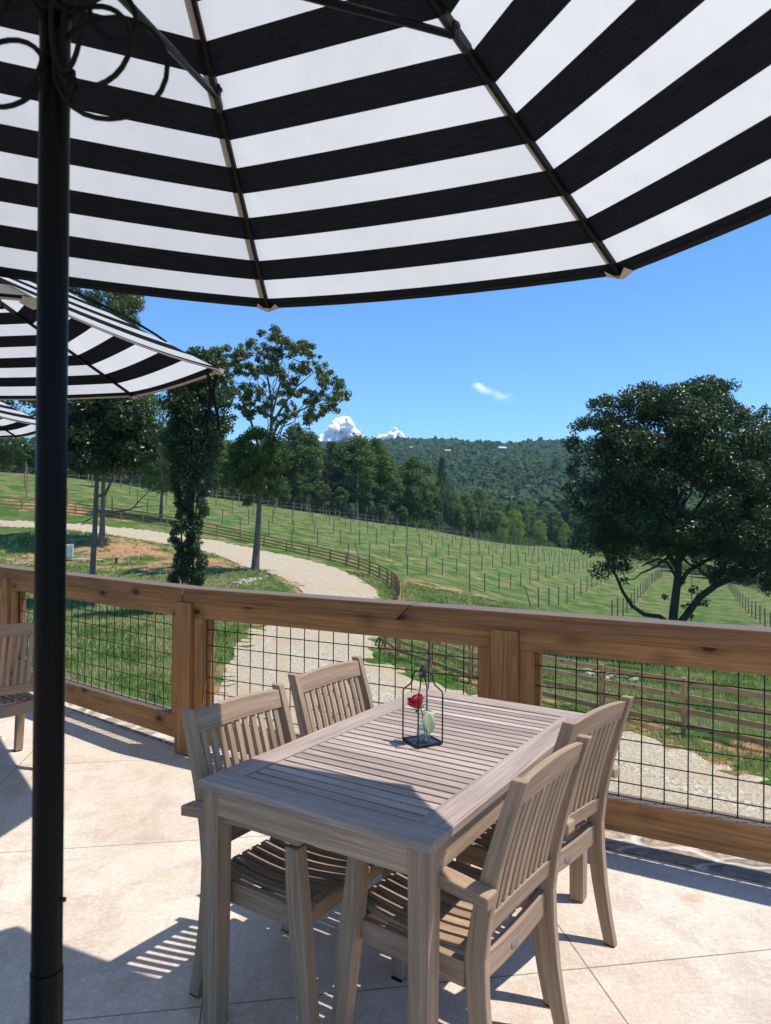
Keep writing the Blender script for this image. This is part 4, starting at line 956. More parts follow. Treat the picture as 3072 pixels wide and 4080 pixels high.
# ------------------------------------------------------------------ chairs  (local: x lateral, y forward, z up)
def chair(label, group='weathered teak armchairs around the near table'):
    c = empty('teak_armchair', (0, 0, 0), 0, label, 'chair', group); tk = MT['teak']
    W = .467; zz = [(.0, -.062), (.10, -.040), (.22, -.018), (.34, -.004), (.44, 0), (.55, -.016), (.68, -.046), (.80, -.082), (.885, -.110)]
    def yc(z): return float(np.interp(z, [q[0] for q in zz], [q[1] for q in zz]))
    dp = lambda z: float(np.interp(z, [0, .4, .6, .9], [.042, .062, .050, .040]))
    for s in (-1, 1):
        prof = [(y - dp(z) / 2, y + dp(z) / 2, z) for z, y in [(.004, -.062)] + zz[1:-1] + [(.915, -.119)]]
        m = MB(); m.prism(prof, (0, 1, 0), (0, 0, 1), (.028, 0, 0), (s * (W / 2 - .014), 0, 0)); leg = m.build('rear_leg', tk, c, .003)
        m = MB(); m.box((s * (W / 2 - .014), -.062, .003), .026, .036, .006); m.build('glide', MT['rubber'], leg)
        m = MB(); m.prism([(y - dd_ / 2, y + dd_ / 2, z) for z, y, dd_ in ((.004, .438, .040), (.15, .420, .048), (.30, .402, .056), (.40, .390, .059), (.50, .378, .054), (.602, .370, .044))], (0, 1, 0), (0, 0, 1), (.046, 0, 0), (s * (W / 2 + .002), 0, 0)); leg = m.build('front_leg', tk, c, .003)
        m = MB(); m.box((s * (W / 2 - .008), .435, .003), .04, .038, .006); m.build('glide', MT['rubber'], leg)
        # arm
        prof = []
        for y in np.linspace(-.066, .425, 10):
            t_ = (y + .066) / .491; z = .600 + .030 * t_ + .012 * math.sin(t_ * math.pi); prof.append((z, z + .034, y))
        m = MB(); m.prism(prof, (0, 0, 1), (0, 1, 0), (.054, 0, 0), (s * (W / 2 + .0275), 0, 0)); m.build('armrest', tk, c, .005)
        m = MB(); m.prism([(.352 if 0 < y < .36 else .36, .418, y) for y in (.03, .1, .2, .3, .362)], (0, 0, 1), (0, 1, 0), (.024, 0, 0), (s * (W / 2 - .016), 0, 0)); m.build('seat_frame', tk, c, .002)
    m = MB(); iw = W - .058
    prof = []
    for x in np.linspace(-iw / 2, iw / 2, 11):
        k = 1 - (2 * x / iw) ** 2; prof.append((.352 - .012 * k + .006, .424 - .014 * k + .004, x))
    m.prism(prof, (0, 0, 1), (1, 0, 0), (0, .024, 0), (0, .008, 0)); sr = m.build('seat_rail', tk, c, .003)
    m = MB(); P = []; nq = 20
    for j, yy_ in enumerate((-.0075, -.0035)):
        for i in range(nq): P.append((.027 * math.cos(6.2832 * i / nq), yy_, .378 + .012 * math.sin(6.2832 * i / nq)))
    m.add(P, [tuple(range(nq))] + [(i, (i + 1) % nq, nq + (i + 1) % nq, nq + i) for i in range(nq)]); m.build('badge', MT['badge'], sr)
    m = MB(); m.prism([(.350, .418, x) for x in (-.205, 0, .205)], (0, 0, 1), (1, 0, 0), (0, .024, 0), (0, .372, 0)); m.build('seat_rail', tk, c, .003)
    m = MB(); n = 9; pit = .0438
    for i in range(n):
        x = (i - 4) * pit; prof = []
        for y in np.linspace(.022, .405, 8):
            t_ = (y - .02) / .385; z = .424 - .018 * math.sin(t_ * math.pi) + .004 * t_; prof.append((z, z + .015, y))
        m.prism(prof, (0, 0, 1), (0, 1, 0), (.031, 0, 0), (x, 0, 0))
    m.beam((-.205, .41, .426), (.205, .41, .426), .03, .018); m.beam((-.195, .20, .392), (.195, .20, .392), .03, .02)
    m.build('seat', tk, c, .0015)
    # back
    m = MB(); prof = []
    for x in np.linspace(-iw / 2, iw / 2, 13):
        k = 1 - (2 * x / iw) ** 2; prof.append((.836 + .004 * k, .899 + .013 * k, x))
    tb_ = .022
    def backprism(m, prof, d=tb_):
        n0 = len(m.v); m.prism(prof, (0, 0, 1), (1, 0, 0), (0, d, 0), (0, 0, 0))
        for i in range(n0, len(m.v)): x, y, z = m.v[i]; m.v[i] = (x, y + yc(z), z)
    backprism(m, prof); m.build('top_rail', tk, c, .003)
    m = MB(); backprism(m, [(.478 + .004 * (1 - (2 * x / iw) ** 2), .532 + .004 * (1 - (2 * x / iw) ** 2), x) for x in np.linspace(-iw / 2, iw / 2, 9)]); m.build('bottom_rail', tk, c, .003)
    m = MB(); n = 10; pit = iw / 10.6
    for i in range(n):
        x = (i - 4.5) * pit; pr = [(x - .0105, x + .0105, z) for z in np.linspace(.53, .838, 6)]
        n0 = len(m.v); m.prism(pr, (1, 0, 0), (0, 0, 1), (0, .012, 0), (0, 0, 0))
        for q in range(n0, len(m.v)): a_, b_, c_ = m.v[q]; m.v[q] = (a_, b_ + yc(c_), c_)
    m.build('back_slats', tk, c, .001)
    return c
def copy_tree(o, parent=None):
    c = o.copy(); COL.objects.link(c); c.parent = parent
    for ch in o.children: copy_tree(ch, c)
    return c
ch0 = chair('nearest armchair on the right, its back to the camera, half in umbrella shade')
def place(c, top_mid, back_ang, label=None, group=None):
    """top_mid: centre of the back corner line of the post tops; back_ang: direction the back faces"""
    b = Vector((math.cos(back_ang), math.sin(back_ang), 0)); p = Vector((top_mid[0], top_mid[1], 0)) - b * .139
    c.location = (p.x, p.y, 0); c.rotation_euler = (0, 0, math.atan2(-b.y, -b.x) - math.pi / 2)
    if label: c['label'] = label
    if group: c['group'] = group
kk = .640 / .650
place(ch0, ((.353 + .611) / 2, (1.766 + 2.124) / 2), R_(54.5 - 90))
place(copy_tree(ch0), ((.600 + .892) / 2, (2.264 + 2.591) / 2), R_(48.5 - 90), 'far right armchair beside the railing, behind the nearest one')
place(copy_tree(ch0), ((-.676 - .411) / 2, (2.386 + 2.774) / 2), R_(56.0 + 90), 'near left armchair whose back is seen from inside, one corner in shade')
place(copy_tree(ch0), ((-.398 - .130) / 2, (2.920 + 3.325) / 2), R_(56.5 + 90), 'far left armchair between the table and the railing post')
place(copy_tree(ch0), ((-1.99 - 2.30) / 2, (4.31 + 4.00) / 2), R_(45 - 90), 'armchair at the left edge of the view, cut by the umbrella pole', 'weathered teak armchairs around the left table')
t2 = table(Vector((-3.75, 3.35, 0)), 'second slatted teak table behind the left edge armchair'); t2.rotation_euler = (0, 0, R_(45))

# ------------------------------------------------------------------ lantern, vase, rose
fc = Vector((.1196, 2.519, ZT)); a_ = Vector((-.052, .0905, 0)).normalized() * .102; b_ = Vector((a_.y, -a_.x, 0)); lc = fc + (a_ + b_) / 2
ln = empty('wire_lantern', lc, math.atan2(b_.y, b_.x), 'small black open wire lantern frame in the middle of the table', 'lantern')
h = .051; mk = MT['matteblack']; r = .0028
m = MB()
for (x0, y0), (x1, y1) in (((-h, -h), (h, -h)), ((h, -h), (h, h)), ((h, h), (-h, h)), ((-h, h), (-h, -h))): m.beam((x0, y0, .005), (x1, y1, .005), .006, .008)
m.build('base_frame', mk, ln, .001)
m = MB(); m.box((0, 0, .0032), .096, .096, .0024); m.build('base_tray', plain('dark blue grey tray', (.03, .035, .045), .3, .5), ln)
for sx in (-1, 1):
    for sy in (-1, 1):
        ctl = [(1, .004), (1, .10), (1, .176), (.97, .186), (.80, .196), (.62, .206), (.52, .220), (.50, .236), (.42, .249), (.26, .254), (.10, .252)]
        m = MB(); m.tube([(sx * h * q, sy * h * q, z) for q, z in ctl], r, 8); m.build('corner_rod', mk, ln)
m = MB(); m.lathe([(.001, .242), (.014, .244), (.0155, .247), (.010, .252), (.0095, .262), (.012, .264), (.012, .271), (.009, .277), (.005, .280), (.006, .284), (.004, .289), (.0005, .290)], (0, 0, -.012), 18); m.build('finial', mk, ln)
m = MB(); pts = []
for i in range(29):
    g = 2 * math.pi * i / 28; pts.append((.006 + .022 * math.cos(g) * .86, -.012 - .012 * math.cos(g) * .3, .232 + .024 * math.sin(g)))
m.tube(pts, .0014, 6, cap=False); m.build('hanging_ring', plain('aged green black ring', (.05, .06, .05), .4, .5), ln)
def glass(nm='clear glass', tint=(.93, .96, .97), w=.9):
    t = NT(nm); lw = t.n('LayerWeight', Blend=.35); f = t.math('MULTIPLY', lw.outputs['Facing'], w)
    gl_ = t.n('BsdfGlossy', Color=(1, 1, 1, 1), Roughness=.03); ms = t.n('MixShader', in0=t.math('ADD', t.math('MULTIPLY', f, f), .05), in1=t.n('BsdfTransparent', Color=(*tint, 1)), in2=gl_)
    t.set(t.out.inputs['Surface'], ms); return t.m
vpos = lc + Vector((.003, -.004, .0046))
m = MB(); prof = [(.001, 0), (.024, 0), (.026, .003), (.026, .036), (.0245, .044), (.016, .056), (.011, .066), (.0105, .094), (.0125, .100), (.0115, .100), (.0092, .094), (.0095, .067), (.0145, .056), (.0228, .044), (.0243, .036), (.0243, .006), (.001, .005)]
m.lathe(prof, (0, 0, 0), 28); o = m.build('glass_vase', glass()); o.location = vpos; tag(o, 'small clear glass bud vase standing inside the wire lantern', 'vase')
def water(): return glass('water', (.88, .93, .97), .6)
m = MB(); m.lathe([(.001, .0055), (.0242, .0065), (.0242, .036), (.0226, .043), (.001, .043)], (0, 0, 0), 24); m.build('water', water(), o)
rose = empty('red_rose', vpos, 0, 'single red rose with one big pale leaf in the glass vase', 'rose')
m = MB(); m.tube([(.006, 0, .008), (.002, 0, .05), (-.004, 0, .10), (-.013, 0, .125)], .0022, 6); m.build('stem', plain('rose stem', (.16, .26, .07), .5), rose)
rc = Vector((-.024, -.004, .136)); tiltR = Matrix.Rotation(-.35, 3, 'Y')
def petalm():
    t = NT('red petals'); n = t.noise(t.coord(), 90, 3); t.fin(t.mix(n, (.38, .006, .012), (.56, .016, .028)), .55, .25); t.b.inputs['Sheen Weight'].default_value = .2; return t.m
pm = petalm(); rsq = np.random.RandomState(4)
for k in range(16):
    R0_ = [.008, .009, .012, .013, .015, .018, .019, .021, .022, .025, .026, .027, .028, .029, .029, .030][k]; az = k * 2.4; hgt_ = [.052, .052, .051, .051, .050, .050, .049, .049, .048, .047, .046, .046, .044, .042, .040, .036][k]; wd = 1.2 if k < 9 else .95
    P = []; NI, NJ = 9, 8
    for i in range(NI):
        u_ = i / (NI - 1)
        for j in range(NJ):
            v_ = j / (NJ - 1) * 2 - 1; an_ = az + v_ * wd * (.55 + .45 * math.sin(u_ * 2.4)); ro_ = 1.03 * R0_ * (math.sin(min(u_ * 1.75, 1.57)) ** .8) * (1 - .16 * u_ * (k < 9)) + (.004 * u_ ** 5 if k >= 9 else -.003 * u_ ** 4) + .0022 * u_ ** 3 * math.sin(v_ * 5 + k)
            z_ = -.022 + hgt_ * (u_ ** .9) * (1 - .16 * v_ * v_ * u_) - (.005 * u_ ** 6 if k >= 12 else 0)
            P.append(rc + tiltR @ Vector((ro_ * math.cos(an_), ro_ * math.sin(an_), z_)))
    F = [(i * NJ + j, i * NJ + j + 1, (i + 1) * NJ + j + 1, (i + 1) * NJ + j) for i in range(NI - 1) for j in range(NJ - 1)]
    m = MB(); m.add(P, F, None, True); q = m.build('petal', pm, rose); s_ = q.modifiers.new('thickness', 'SOLIDIFY'); s_.thickness = .0008
gl = plain('pale rose leaf', (.42, .47, .27), .5, .3, .12, 60); gd = plain('rose sepal', (.13, .24, .06), .5, .3, .15, 60)
def leafmesh(name, base, tip, width, nrm, mat, fold=.25, curl=.12):
    base = Vector(base); tip = Vector(tip); d = tip - base; L = d.length; d.normalize(); s = d.cross(Vector(nrm)).normalized(); n = s.cross(d); P = []; NI = 11
    for i in range(NI):
        u_ = i / (NI - 1); w_ = width / 2 * math.sin(math.pi * u_ ** .8) ** .75 + .0004
        for v_ in (-1, -.5, 0, .5, 1): P.append(base + d * (L * u_) + s * (w_ * v_) + n * (abs(v_) * w_ * fold - curl * L * (u_ - .5) ** 2))
    F = [(i * 5 + j, i * 5 + j + 1, (i + 1) * 5 + j + 1, (i + 1) * 5 + j) for i in range(NI - 1) for j in range(4)]
    m = MB(); m.add(P, F, None, True); q = m.build(name, mat, rose); q.modifiers.new('thickness', 'SOLIDIFY').thickness = .0006
leafmesh('leaf', (.014, -.022, .108), (.022, -.030, .034), .046, (.15, -1, .1), gl)
leafmesh('leaf', (-.002, -.006, .112), (.041, -.020, .104), .014, (0, -.5, 1), gl); leafmesh('leaf', (.008, -.012, .10), (.006, -.022, .040), .020, (-.6, -1, 0), gd)
for k in range(5):
    g = k * 1.257 + .5; leafmesh('sepal', rc + tiltR @ Vector((.004 * math.cos(g), .004 * math.sin(g), -.023)), rc + tiltR @ Vector((.032 * math.cos(g), .032 * math.sin(g), -.014 - .008 * (k % 2))), .011, (0, 0, 1), gd)

# ------------------------------------------------------------------ umbrellas
UR, US = 1.6193, .4837
def umbrella(base, apex, az, tx, ty, label, group='striped patio umbrellas', cord=True, UR=1.6193):
    o = empty('patio_umbrella', base, 0, label, 'umbrella', group); B = Vector(base); A = Vector(apex) - B
    Bm = Matrix.Rotation(tx, 3, 'X') @ Matrix.Rotation(ty, 3, 'Y')
    def rp(k, t, dz=0.): a = az + k * math.pi / 4; return A + Bm @ Vector((t * UR * math.sin(a), t * UR * math.cos(a), -t * UR * US + dz))
    # canopy: eight panels, UV.x = distance from the hem / rib length
    P = []; F = []; UV = []; NS, NTt = 40, 14; vc = .17
    for k in range(8):
        n0 = len(P)
        for i in range(NS + 1):
            t = vc + (1 - vc) * i / NS
            for j in range(NTt + 1):
                w = j / NTt; p = rp(k, t).lerp(rp(k + 1, t), w); sg = 4 * w * (1 - w)
                p = p + Bm @ Vector((0, 0, -.018 * sg * t + .010 * math.sin(t * math.pi) * sg + .0016 * math.sin(t * 23 + k * 2) * sg * t))
                cen = A - p; cen.z = 0
                if cen.length > 1e-6: p = p + cen.normalized() * .012 * sg * max(0, t - .9) * 10 * (1 if t > .9 else 0)
                P.append(p); UV.append((1 - t, w))
        for i in range(NS):
            for j in range(NTt): a = n0 + i * (NTt + 1) + j; F.append((a, a + NTt + 1, a + NTt + 2, a + 1))
    Fa = np.array(F); uva = np.array(UV)[Fa.ravel()]
    cn = npmesh('canopy', np.array([p[:] for p in P]), Fa, MT['stripe'], o, uv=uva, smooth=True)
    # hem band and seam strips
    m = MB(); hp = []
    for k in range(8):
        a, b = rp(k, 1.0), rp(k + 1, 1.0)
        for j in range(8):
            w = j / 8; sg = 4 * w * (1 - w); p = a.lerp(b, w) + Bm @ Vector((0, 0, -.018 * sg)); cen = A - p; cen.z = 0; hp.append(p + cen.normalized() * .012 * sg)
    V = []
    for p in hp:
        c = (p - A); c.z = 0; c.normalize(); V += [p + c * .002 + Vector((0, 0, .003)), p + c * .003 - Vector((0, 0, .005)), p - c * .014 - Vector((0, 0, -.003))]
    NN = len(hp); F = []
    for i in range(NN):
        j = (i + 1) % NN; F += [(3 * i, 3 * j, 3 * j + 1, 3 * i + 1), (3 * i + 1, 3 * j + 1, 3 * j + 2, 3 * i + 2)]
    m.add(V, F, None, True); m.build('hem', MT['beigehem'] if cord is None else MT['blackhem'], cn)
    # vent cap
    P = []; F = []; UV = []
    for k in range(8):
        n0 = len(P)
        for i in range(5):
            t = .0 + .26 * i / 4
            for j in range(5):
                w = j / 4; P.append(rp(k, t, .05 - .035 * (t / .26)).lerp(rp(k + 1, t, .05 - .035 * (t / .26)), w)); UV.append((1 - t, w))
        for i in range(4):
            for j in range(4): a = n0 + i * 5 + j; F.append((a, a + 5, a + 6, a + 1))
    Fa = np.array(F); npmesh('vent', np.array([p[:] for p in P]), Fa, MT['stripe'], cn, uv=np.array(UV)[Fa.ravel()], smooth=True)
    run = A.copy(); run.z = A.z - .70
    for k in range(8):
        m = MB(); d = (rp(k, 1) - rp(k, .05)).normalized(); dn = Bm @ Vector((0, 0, -1))
        m.beam(rp(k, .04) + dn * .016, rp(k, .985) + dn * .014, .011, .018, up=dn); rib = m.build('rib', MT['ribblack'], o, .002)
        # white seam allowance showing in broken dashes beside the rib
        sd = d.cross(dn).normalized(); VV = []; UU = []
        for i in range(41):
            t_ = .2 + .775 * i / 40
            for q in (.010, .026): VV.append((rp(k, t_) + dn * .006 + sd * q)[:]); UU.append((1 - t_ - .006, 0))
        Fq = np.array([(2 * i, 2 * i + 1, 2 * i + 3, 2 * i + 2) for i in range(40)]); npmesh('seam_tape', np.array(VV), Fq, MT['stripetape'], cn, uv=np.array(UU)[Fq.ravel()])
        jt_ = rp(k, .526) + dn * .034
        m = MB(); m.tube([run + (jt_ - run) * .03, jt_], .0085, 10); st = m.build('strut', MT['blackmetal'], o)
        m = MB(); m.box((0, 0, 0), .030, .016, .026); m.tube([(-.019, 0, 0), (.019, 0, 0)], .006, 8)
        q = m.build('bracket', MT['matteblack'], rib, .003); q.location = rp(k, .526) + dn * .022; q.rotation_euler = (0, 0, math.pi / 2 - (az + k * math.pi / 4) + math.pi / 2)
        m = MB(); m.beam(rp(k, .505) + dn * .017, rp(k, .56) + dn * .017, .016, .024, up=dn); m.build('sleeve', MT['matteblack'], rib, .003)
        # webbing pocket over the rib end
        tp = rp(k, 1.0); a1 = rp(k, 1.0).lerp(rp(k + 1, 1.0), .045); a0 = rp(k, 1.0).lerp(rp(k - 1, 1.0), .045); i1 = rp(k, .962).lerp(rp(k + 1, .962), .040); i0_ = rp(k, .962).lerp(rp(k - 1, .962), .040)
        ou = (tp - A); ou.z = 0; ou.normalize(); m = MB()
        e1_ = (rp(k + 1, 1.0) - tp).normalized(); e0_ = (rp(k - 1, 1.0) - tp).normalized(); iw_ = -d
        V = [tp + e0_ * .046 + dn * .008 + ou * .004, tp + dn * .016 + ou * .010, tp + e1_ * .046 + dn * .008 + ou * .004, tp + e1_ * .034 + iw_ * .040 + dn * .022, tp + iw_ * .022 + dn * .034, tp + e0_ * .034 + iw_ * .040 + dn * .022,
             tp + e0_ * .046 - dn * .008 + ou * .006, tp - dn * .008 + ou * .012, tp + e1_ * .046 - dn * .008 + ou * .006]
        m.add(V, [(0, 1, 4, 5), (1, 2, 3, 4), (6, 7, 1, 0), (7, 8, 2, 1)]); pk = m.build('tip_pocket', MT['beige'], cn); pk.modifiers.new('thickness', 'SOLIDIFY').thickness = .002
    pr_ = .0205; m = MB(); m.tube([(0, 0, .10), (0, 0, .92)], pr_ + .0012, 28); m.tube([(0, 0, .921), (0, 0, A.z - .02)], pr_, 28); pole = m.build('pole', MT['blackmetal'], o)
    m = MB(); m.tube([(pr_, 0, 1.018), (pr_ + .005, 0, 1.018)], .0035, 10); m.build('knob', MT['matteblack'], pole)
    m = MB(); m.lathe([(.021, -.035), (.036, -.03), (.046, -.005), (.046, .012), (.034, .018), (.028, .05), (.021, .055)], run, 24); m.build('runner', MT['matteblack'], o)
    m = MB(); m.lathe([(.001, .055), (.035, .05), (.045, .03), (.045, -.01), (.03, -.03), (.021, -.035)], A + Vector((0, 0, -.03)), 24); m.build('hub', MT['matteblack'], o)
    m = MB(); m.lathe([(.012, .13), (.022, .10), (.030, .055), (.001, .05)], A + Vector((0, 0, 0)), 16); m.build('finial', MT['matteblack'], o)
    m = MB(); m.lathe([(.001, 0.004), (.33, .004), (.34, .02), (.32, .055), (.10, .075), (.035, .085), (.032, .28), (.024, .285)], (0, 0, 0), 40); m.build('base', MT['matteblack'], o)
    return o, run, rp
MT['beigehem'] = MT['beige']; MT['blackhem'] = plain('black hem', (.015, .015, .017), .85, .1)
q1 = (-.472, 1.0207, 3.0878, .0391, .0100, .0298)
u1, run1, rp1 = umbrella((q1[0], q1[1], 0), q1[:3], q1[3], q1[4], q1[5], 'nearest umbrella with the black pole at left, striped canopy filling the top')
# pull cord hanging in loops from the near umbrella
def loop(c, rx_, rz_, yaw, tilt, w=.0028, n=26, gap=0., seed=0):
    rs = np.random.RandomState(seed); pts = []
    for i in range(n + 1):
        g = math.pi / 2 + 2 * math.pi * (1 - gap) * i / n; r_ = 1 + .05 * math.sin(2 * g + seed)
        x = rx_ * math.cos(g) * r_; z = rz_ * math.sin(g) * r_ - .012 * math.sin(g)
        pts.append(Vector((x * math.cos(yaw), x * math.sin(yaw) + z * tilt, z)) + Vector(c))
    return pts
cordo = MB()
for c, a, b, yw, tl_, sd_ in [((.088, -.020, 2.180), .072, .092, .1, .12, 1), ((.066, -.035, 2.200), .056, .074, -.2, .1, 2), ((.085, -.01, 2.262), .030, .05, .3, 0, 3), ((.055, -.04, 2.285), .045, .045, -.1, .2, 4), ((.03, -.03, 2.30), .035, .06, .6, .1, 5),
                              ((-.052, -.03, 2.165), .052, .060, 0, .1, 6), ((-.030, -.04, 2.20), .030, .085, .3, .1, 7), ((-.05, -.03, 2.285), .038, .05, -.4, 0, 8), ((-.02, -.045, 2.30), .05, .06, .1, .1, 9), ((.02, -.045, 2.31), .06, .04, .2, .1, 10), ((.035, -.04, 2.25), .022, .10, .1, .1, 11)]:
    cordo.tube(loop(c, a, b, yw, tl_, seed=sd_), .0037, 7, cap=False)
cordo.tube([(.024, -.03, 2.34), (.030, -.035, 2.28), (.026, -.035, 2.20), (.030, -.035, 2.15)], .0042, 7)
for q in range(5): cordo.tube(loop((.032 + .002 * q, -.034, 2.163 - .007 * q), .009, .006, q * .7, .3, seed=q, n=10), .0042, 7, cap=False)
for q in range(7): cordo.tube(loop((.022, -.03, 2.262 + .013 * q), .026, .007, q * .5, .3, seed=q, n=12), .0042, 7, cap=False)
cordo.build('pull_cord', MT['rope'], u1)
k2 = 1.2; q2 = (-2.2888 * k2, 2.7146 * k2, CH + (2.9393 - CH) * k2, 1.3458, .0496, -.0004)
u2, run2, rp2 = umbrella((q2[0], q2[1], 0), q2[:3], q2[3], q2[4], q2[5], 'second striped umbrella at left with two straps dangling from its tip', cord=None, UR=1.6193 * k2)
for (dx, dy, L_, sw) in [(.045, -.05, .34, .012), (-.012, .02, .30, -.02)]:
    p = rp2(0, .985); m = MB(); pts = []
    for i in range(9):
        t_ = i / 8; pts.append(p + Vector((-dx, dy * .5 + dx * .6, -.02)) + Vector((sw * math.sin(t_ * 5) + sw * t_, .01 * t_, -L_ * t_)))
    for a, b in zip(pts[:-1], pts[1:]): m.beam(a, b, .016, .003, up=(0, 1, 0))
    m.build('tie_strap', MT['rope'], u2)
m = MB(); pts = [rp2(0, t, .0 + .022 * math.sin(max(t - .60, 0) / .2601 * math.pi) ** .6) for t in np.linspace(.60, .86, 12)]
for a, b in zip(pts[:-1], pts[1:]): m.beam(a, b, .035, .006)
m.build('tie_strap', MT['rope'], u2)
tip3 = atd(215, 1703, 6.9); ax3 = tip3 + Vector((-math.sin(1.25) * UR, -math.cos(1.25) * UR, UR * US))
umbrella((ax3.x, ax3.y, 0), ax3, 1.25, 0, 0, 'third striped umbrella, only its tip visible at the left edge', cord=None)

# ------------------------------------------------------------------ clouds
def cloudmat():
    t = NT('cloud'); g = t.t.nodes.new('ShaderNodeNewGeometry'); nn = t.n('VectorMath', {'operation': 'ADD'}, in0=t.n('VectorMath', {'operation': 'SCALE'}, in0=g.outputs['Normal'], Scale=.42).outputs[0], in1=(.22, -.25, .62)).outputs[0]
    t.fin((1, 1, 1), 1, 0); t.b.inputs['Subsurface Weight'].default_value = 1; t.b.inputs['Subsurface Radius'].default_value = (1, 1, 1); t.b.inputs['Subsurface Scale'].default_value = 70; t.set(t.b.inputs['Normal'], t.n('VectorMath', {'operation': 'NORMALIZE'}, in0=nn).outputs[0]); return t.m
cmat = cloudmat()
def cumulus(name, u, v, wpx, hpx, label, dist=7000., seed=1, profile=None, n=330):
    rs = np.random.RandomState(seed); base = atd(u, v, dist); s = dist / FPX; vs = []; fs = []; c = 0
    for k in range(n):
        t = rs.rand(); x = rs.uniform(-1, 1); top = float(np.interp(x, *profile)); r = rs.uniform(.13, .26); z = max(top - r * .5, 0) * rs.rand() ** .6
        v_ = iv * (1 + rs.uniform(-.10, .10, (len(iv), 1))) * r * hpx * s * .62 + np.array([x * wpx / 2 * s, rs.uniform(-.3, .3) * wpx * s, max(z * hpx * s - r * hpx * s * .4, 0)])
        vs.append(v_); fs.append(iF + c); c += len(iv)
    o = npmesh(name, np.concatenate(vs), np.concatenate(fs), cmat, smooth=True); o.location = base; o['label'] = label; o['category'] = 'cloud'
    md = o.modifiers.new('merge', 'REMESH'); md.mode = 'VOXEL'; md.voxel_size = hpx * s * .014; md.use_smooth_shade = True
    tx = bpy.data.textures.new('puff', 'CLOUDS'); tx.noise_scale = hpx * s * .10; tx.noise_depth = 4; dm = o.modifiers.new('puff', 'DISPLACE'); dm.texture = tx; dm.texture_coords = 'LOCAL'; dm.strength = hpx * s * .045; dm.mid_level = .5
    return o
cumulus('cumulus_cloud', 1368, 1772, 200, 122, 'towering white thunderhead cloud rising behind the trees', seed=2, profile=([-1, -.85, -.6, -.35, -.15, 0, .2, .45, .7, 1], [.15, .35, .55, .8, .98, 1, .95, .6, .42, .12]))
cumulus('cumulus_cloud', 1556, 1756, 108, 58, 'small white cloud low over the ridge, right of the thunderhead', seed=5, n=150, profile=([-1, -.6, -.2, .3, .6, 1], [.2, .6, .5, 1, .9, .3]))
def wispm():
    t = NT('wispy cloud'); d = t.n('BsdfDiffuse', Color=(1, 1, 1, 1)); d.inputs['Normal'].default_value = (0, 0, 1)
    g = t.t.nodes.new('ShaderNodeNewGeometry'); nn = t.n('VectorMath', {'operation': 'NORMALIZE'}, in0=t.n('VectorMath', {'operation': 'ADD'}, in0=t.n('VectorMath', {'operation': 'SCALE'}, in0=g.outputs['Normal'], Scale=.2).outputs[0], in1=(.1, -.1, .7)).outputs[0])
    tl_ = t.n('BsdfTranslucent', Color=(1, 1, 1, 1)); t.set(tl_.inputs['Normal'], nn.outputs[0])
    t.set(d.inputs['Normal'], nn.outputs[0]); ms = t.n('MixShader', in0=.026, in1=t.n('BsdfTransparent'), in2=t.n('AddShader', in0=d, in1=tl_)); t.set(t.out.inputs['Surface'], ms); return t.m
rs = np.random.RandomState(6); vs = []; fs = []; s_ = 6500 / FPX
for i in range(100):
    q = rs.rand() ** 1.2; x = -58 + 150 * q; y = 34 - 52 * min(q * 1.6, 1) ** .6 - (q > .7) * (q - .7) * 60 + rs.randn() * (5 + 5 * q); r_ = rs.uniform(5, 12) * (1.15 - .6 * q)
    vs.append(iv * np.array([r_ * 1.9, r_ * 1.5, r_ * .75]) * s_ + np.array([x * s_, rs.uniform(-30, 30) * s_, y * s_])); fs.append(iF + i * len(iv))
o = npmesh('wispy_cloud', np.concatenate(vs), np.concatenate(fs), wispm(), smooth=True); o.location = atd(1955, 1560, 6500)
tag(o, 'faint wisp of white cloud in the clear sky right of centre', 'cloud')
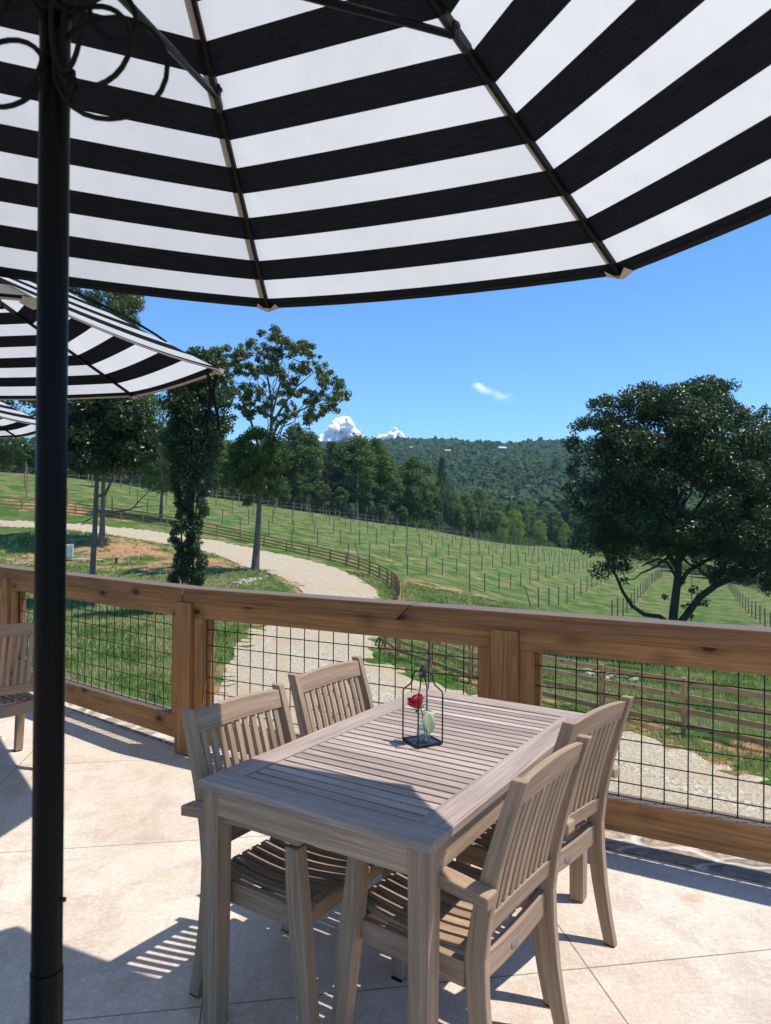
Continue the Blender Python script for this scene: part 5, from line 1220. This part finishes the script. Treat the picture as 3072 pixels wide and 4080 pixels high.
# ------------------------------------------------------------------ world and sun
w = bpy.data.worlds.new('World'); SC.world = w; w.use_nodes = True; nt = w.node_tree; bg = nt.nodes['Background']
sky = nt.nodes.new('ShaderNodeTexSky'); sky.sky_type = 'NISHITA'; sky.sun_disc = False
SX, SY = .405, -.032
el = math.atan2(1, math.hypot(SX, SY)); sky.sun_elevation = el; sky.sun_rotation = math.atan2(SX, SY); sky.altitude = 300; sky.air_density = 1.0; sky.dust_density = .1; sky.ozone_density = 4.
mx = nt.nodes.new('ShaderNodeMix'); mx.data_type = 'RGBA'; mx.blend_type = 'MULTIPLY'; mx.inputs[0].default_value = 1; mx.inputs[7].default_value = (.70, 1.03, 1.30, 1)
nt.links.new(sky.outputs[0], mx.inputs[6]); nt.links.new(mx.outputs[2], bg.inputs[0]); bg.inputs[1].default_value = .15
ld = bpy.data.lights.new('sun', 'SUN'); ld.energy = 5.0; ld.angle = R_(.53); ld.color = (1, .955, .88); lo_ = bpy.data.objects.new('sun', ld); COL.objects.link(lo_)
lo_.rotation_euler = Vector((SX, SY, 1)).to_track_quat('Z', 'Y').to_euler()
SC.view_settings.view_transform = 'Standard'; SC.view_settings.look = 'None'; SC.view_settings.gamma = 1; SC.view_settings.exposure = .06
lo_h, hi_h = -21., 190.
m = MB(); P8 = [(x, y, z) for z in (lo_h, hi_h) for x, y in ((-1450, -450), (1450, -450), (1450, 3250), (-1450, 3250))]
m.add(P8, [(3, 2, 1, 0), (4, 5, 6, 7), (0, 1, 5, 4), (1, 2, 6, 5), (2, 3, 7, 6), (3, 0, 4, 7)])
t = NT('summer haze'); t.t.nodes.remove(t.b); pv = t.t.nodes.new('ShaderNodeVolumePrincipled'); pv.inputs['Density'].default_value = .00012; pv.inputs['Color'].default_value = (.50, .74, 1, 1); pv.inputs['Anisotropy'].default_value = .15; t.set(t.out.inputs['Volume'], pv)
o = m.build('haze', t.m); tag(o, 'thin blue summer haze over the valley', 'haze', kind='stuff')
SC.cycles.volume_bounces = 0
SC.cycles.max_bounces = 8; SC.cycles.transparent_max_bounces = 40; SC.cycles.caustics_reflective = False; SC.cycles.caustics_refractive = False
SC.render.resolution_x = 771; SC.render.resolution_y = 1024
bpy.context.view_layer.update()
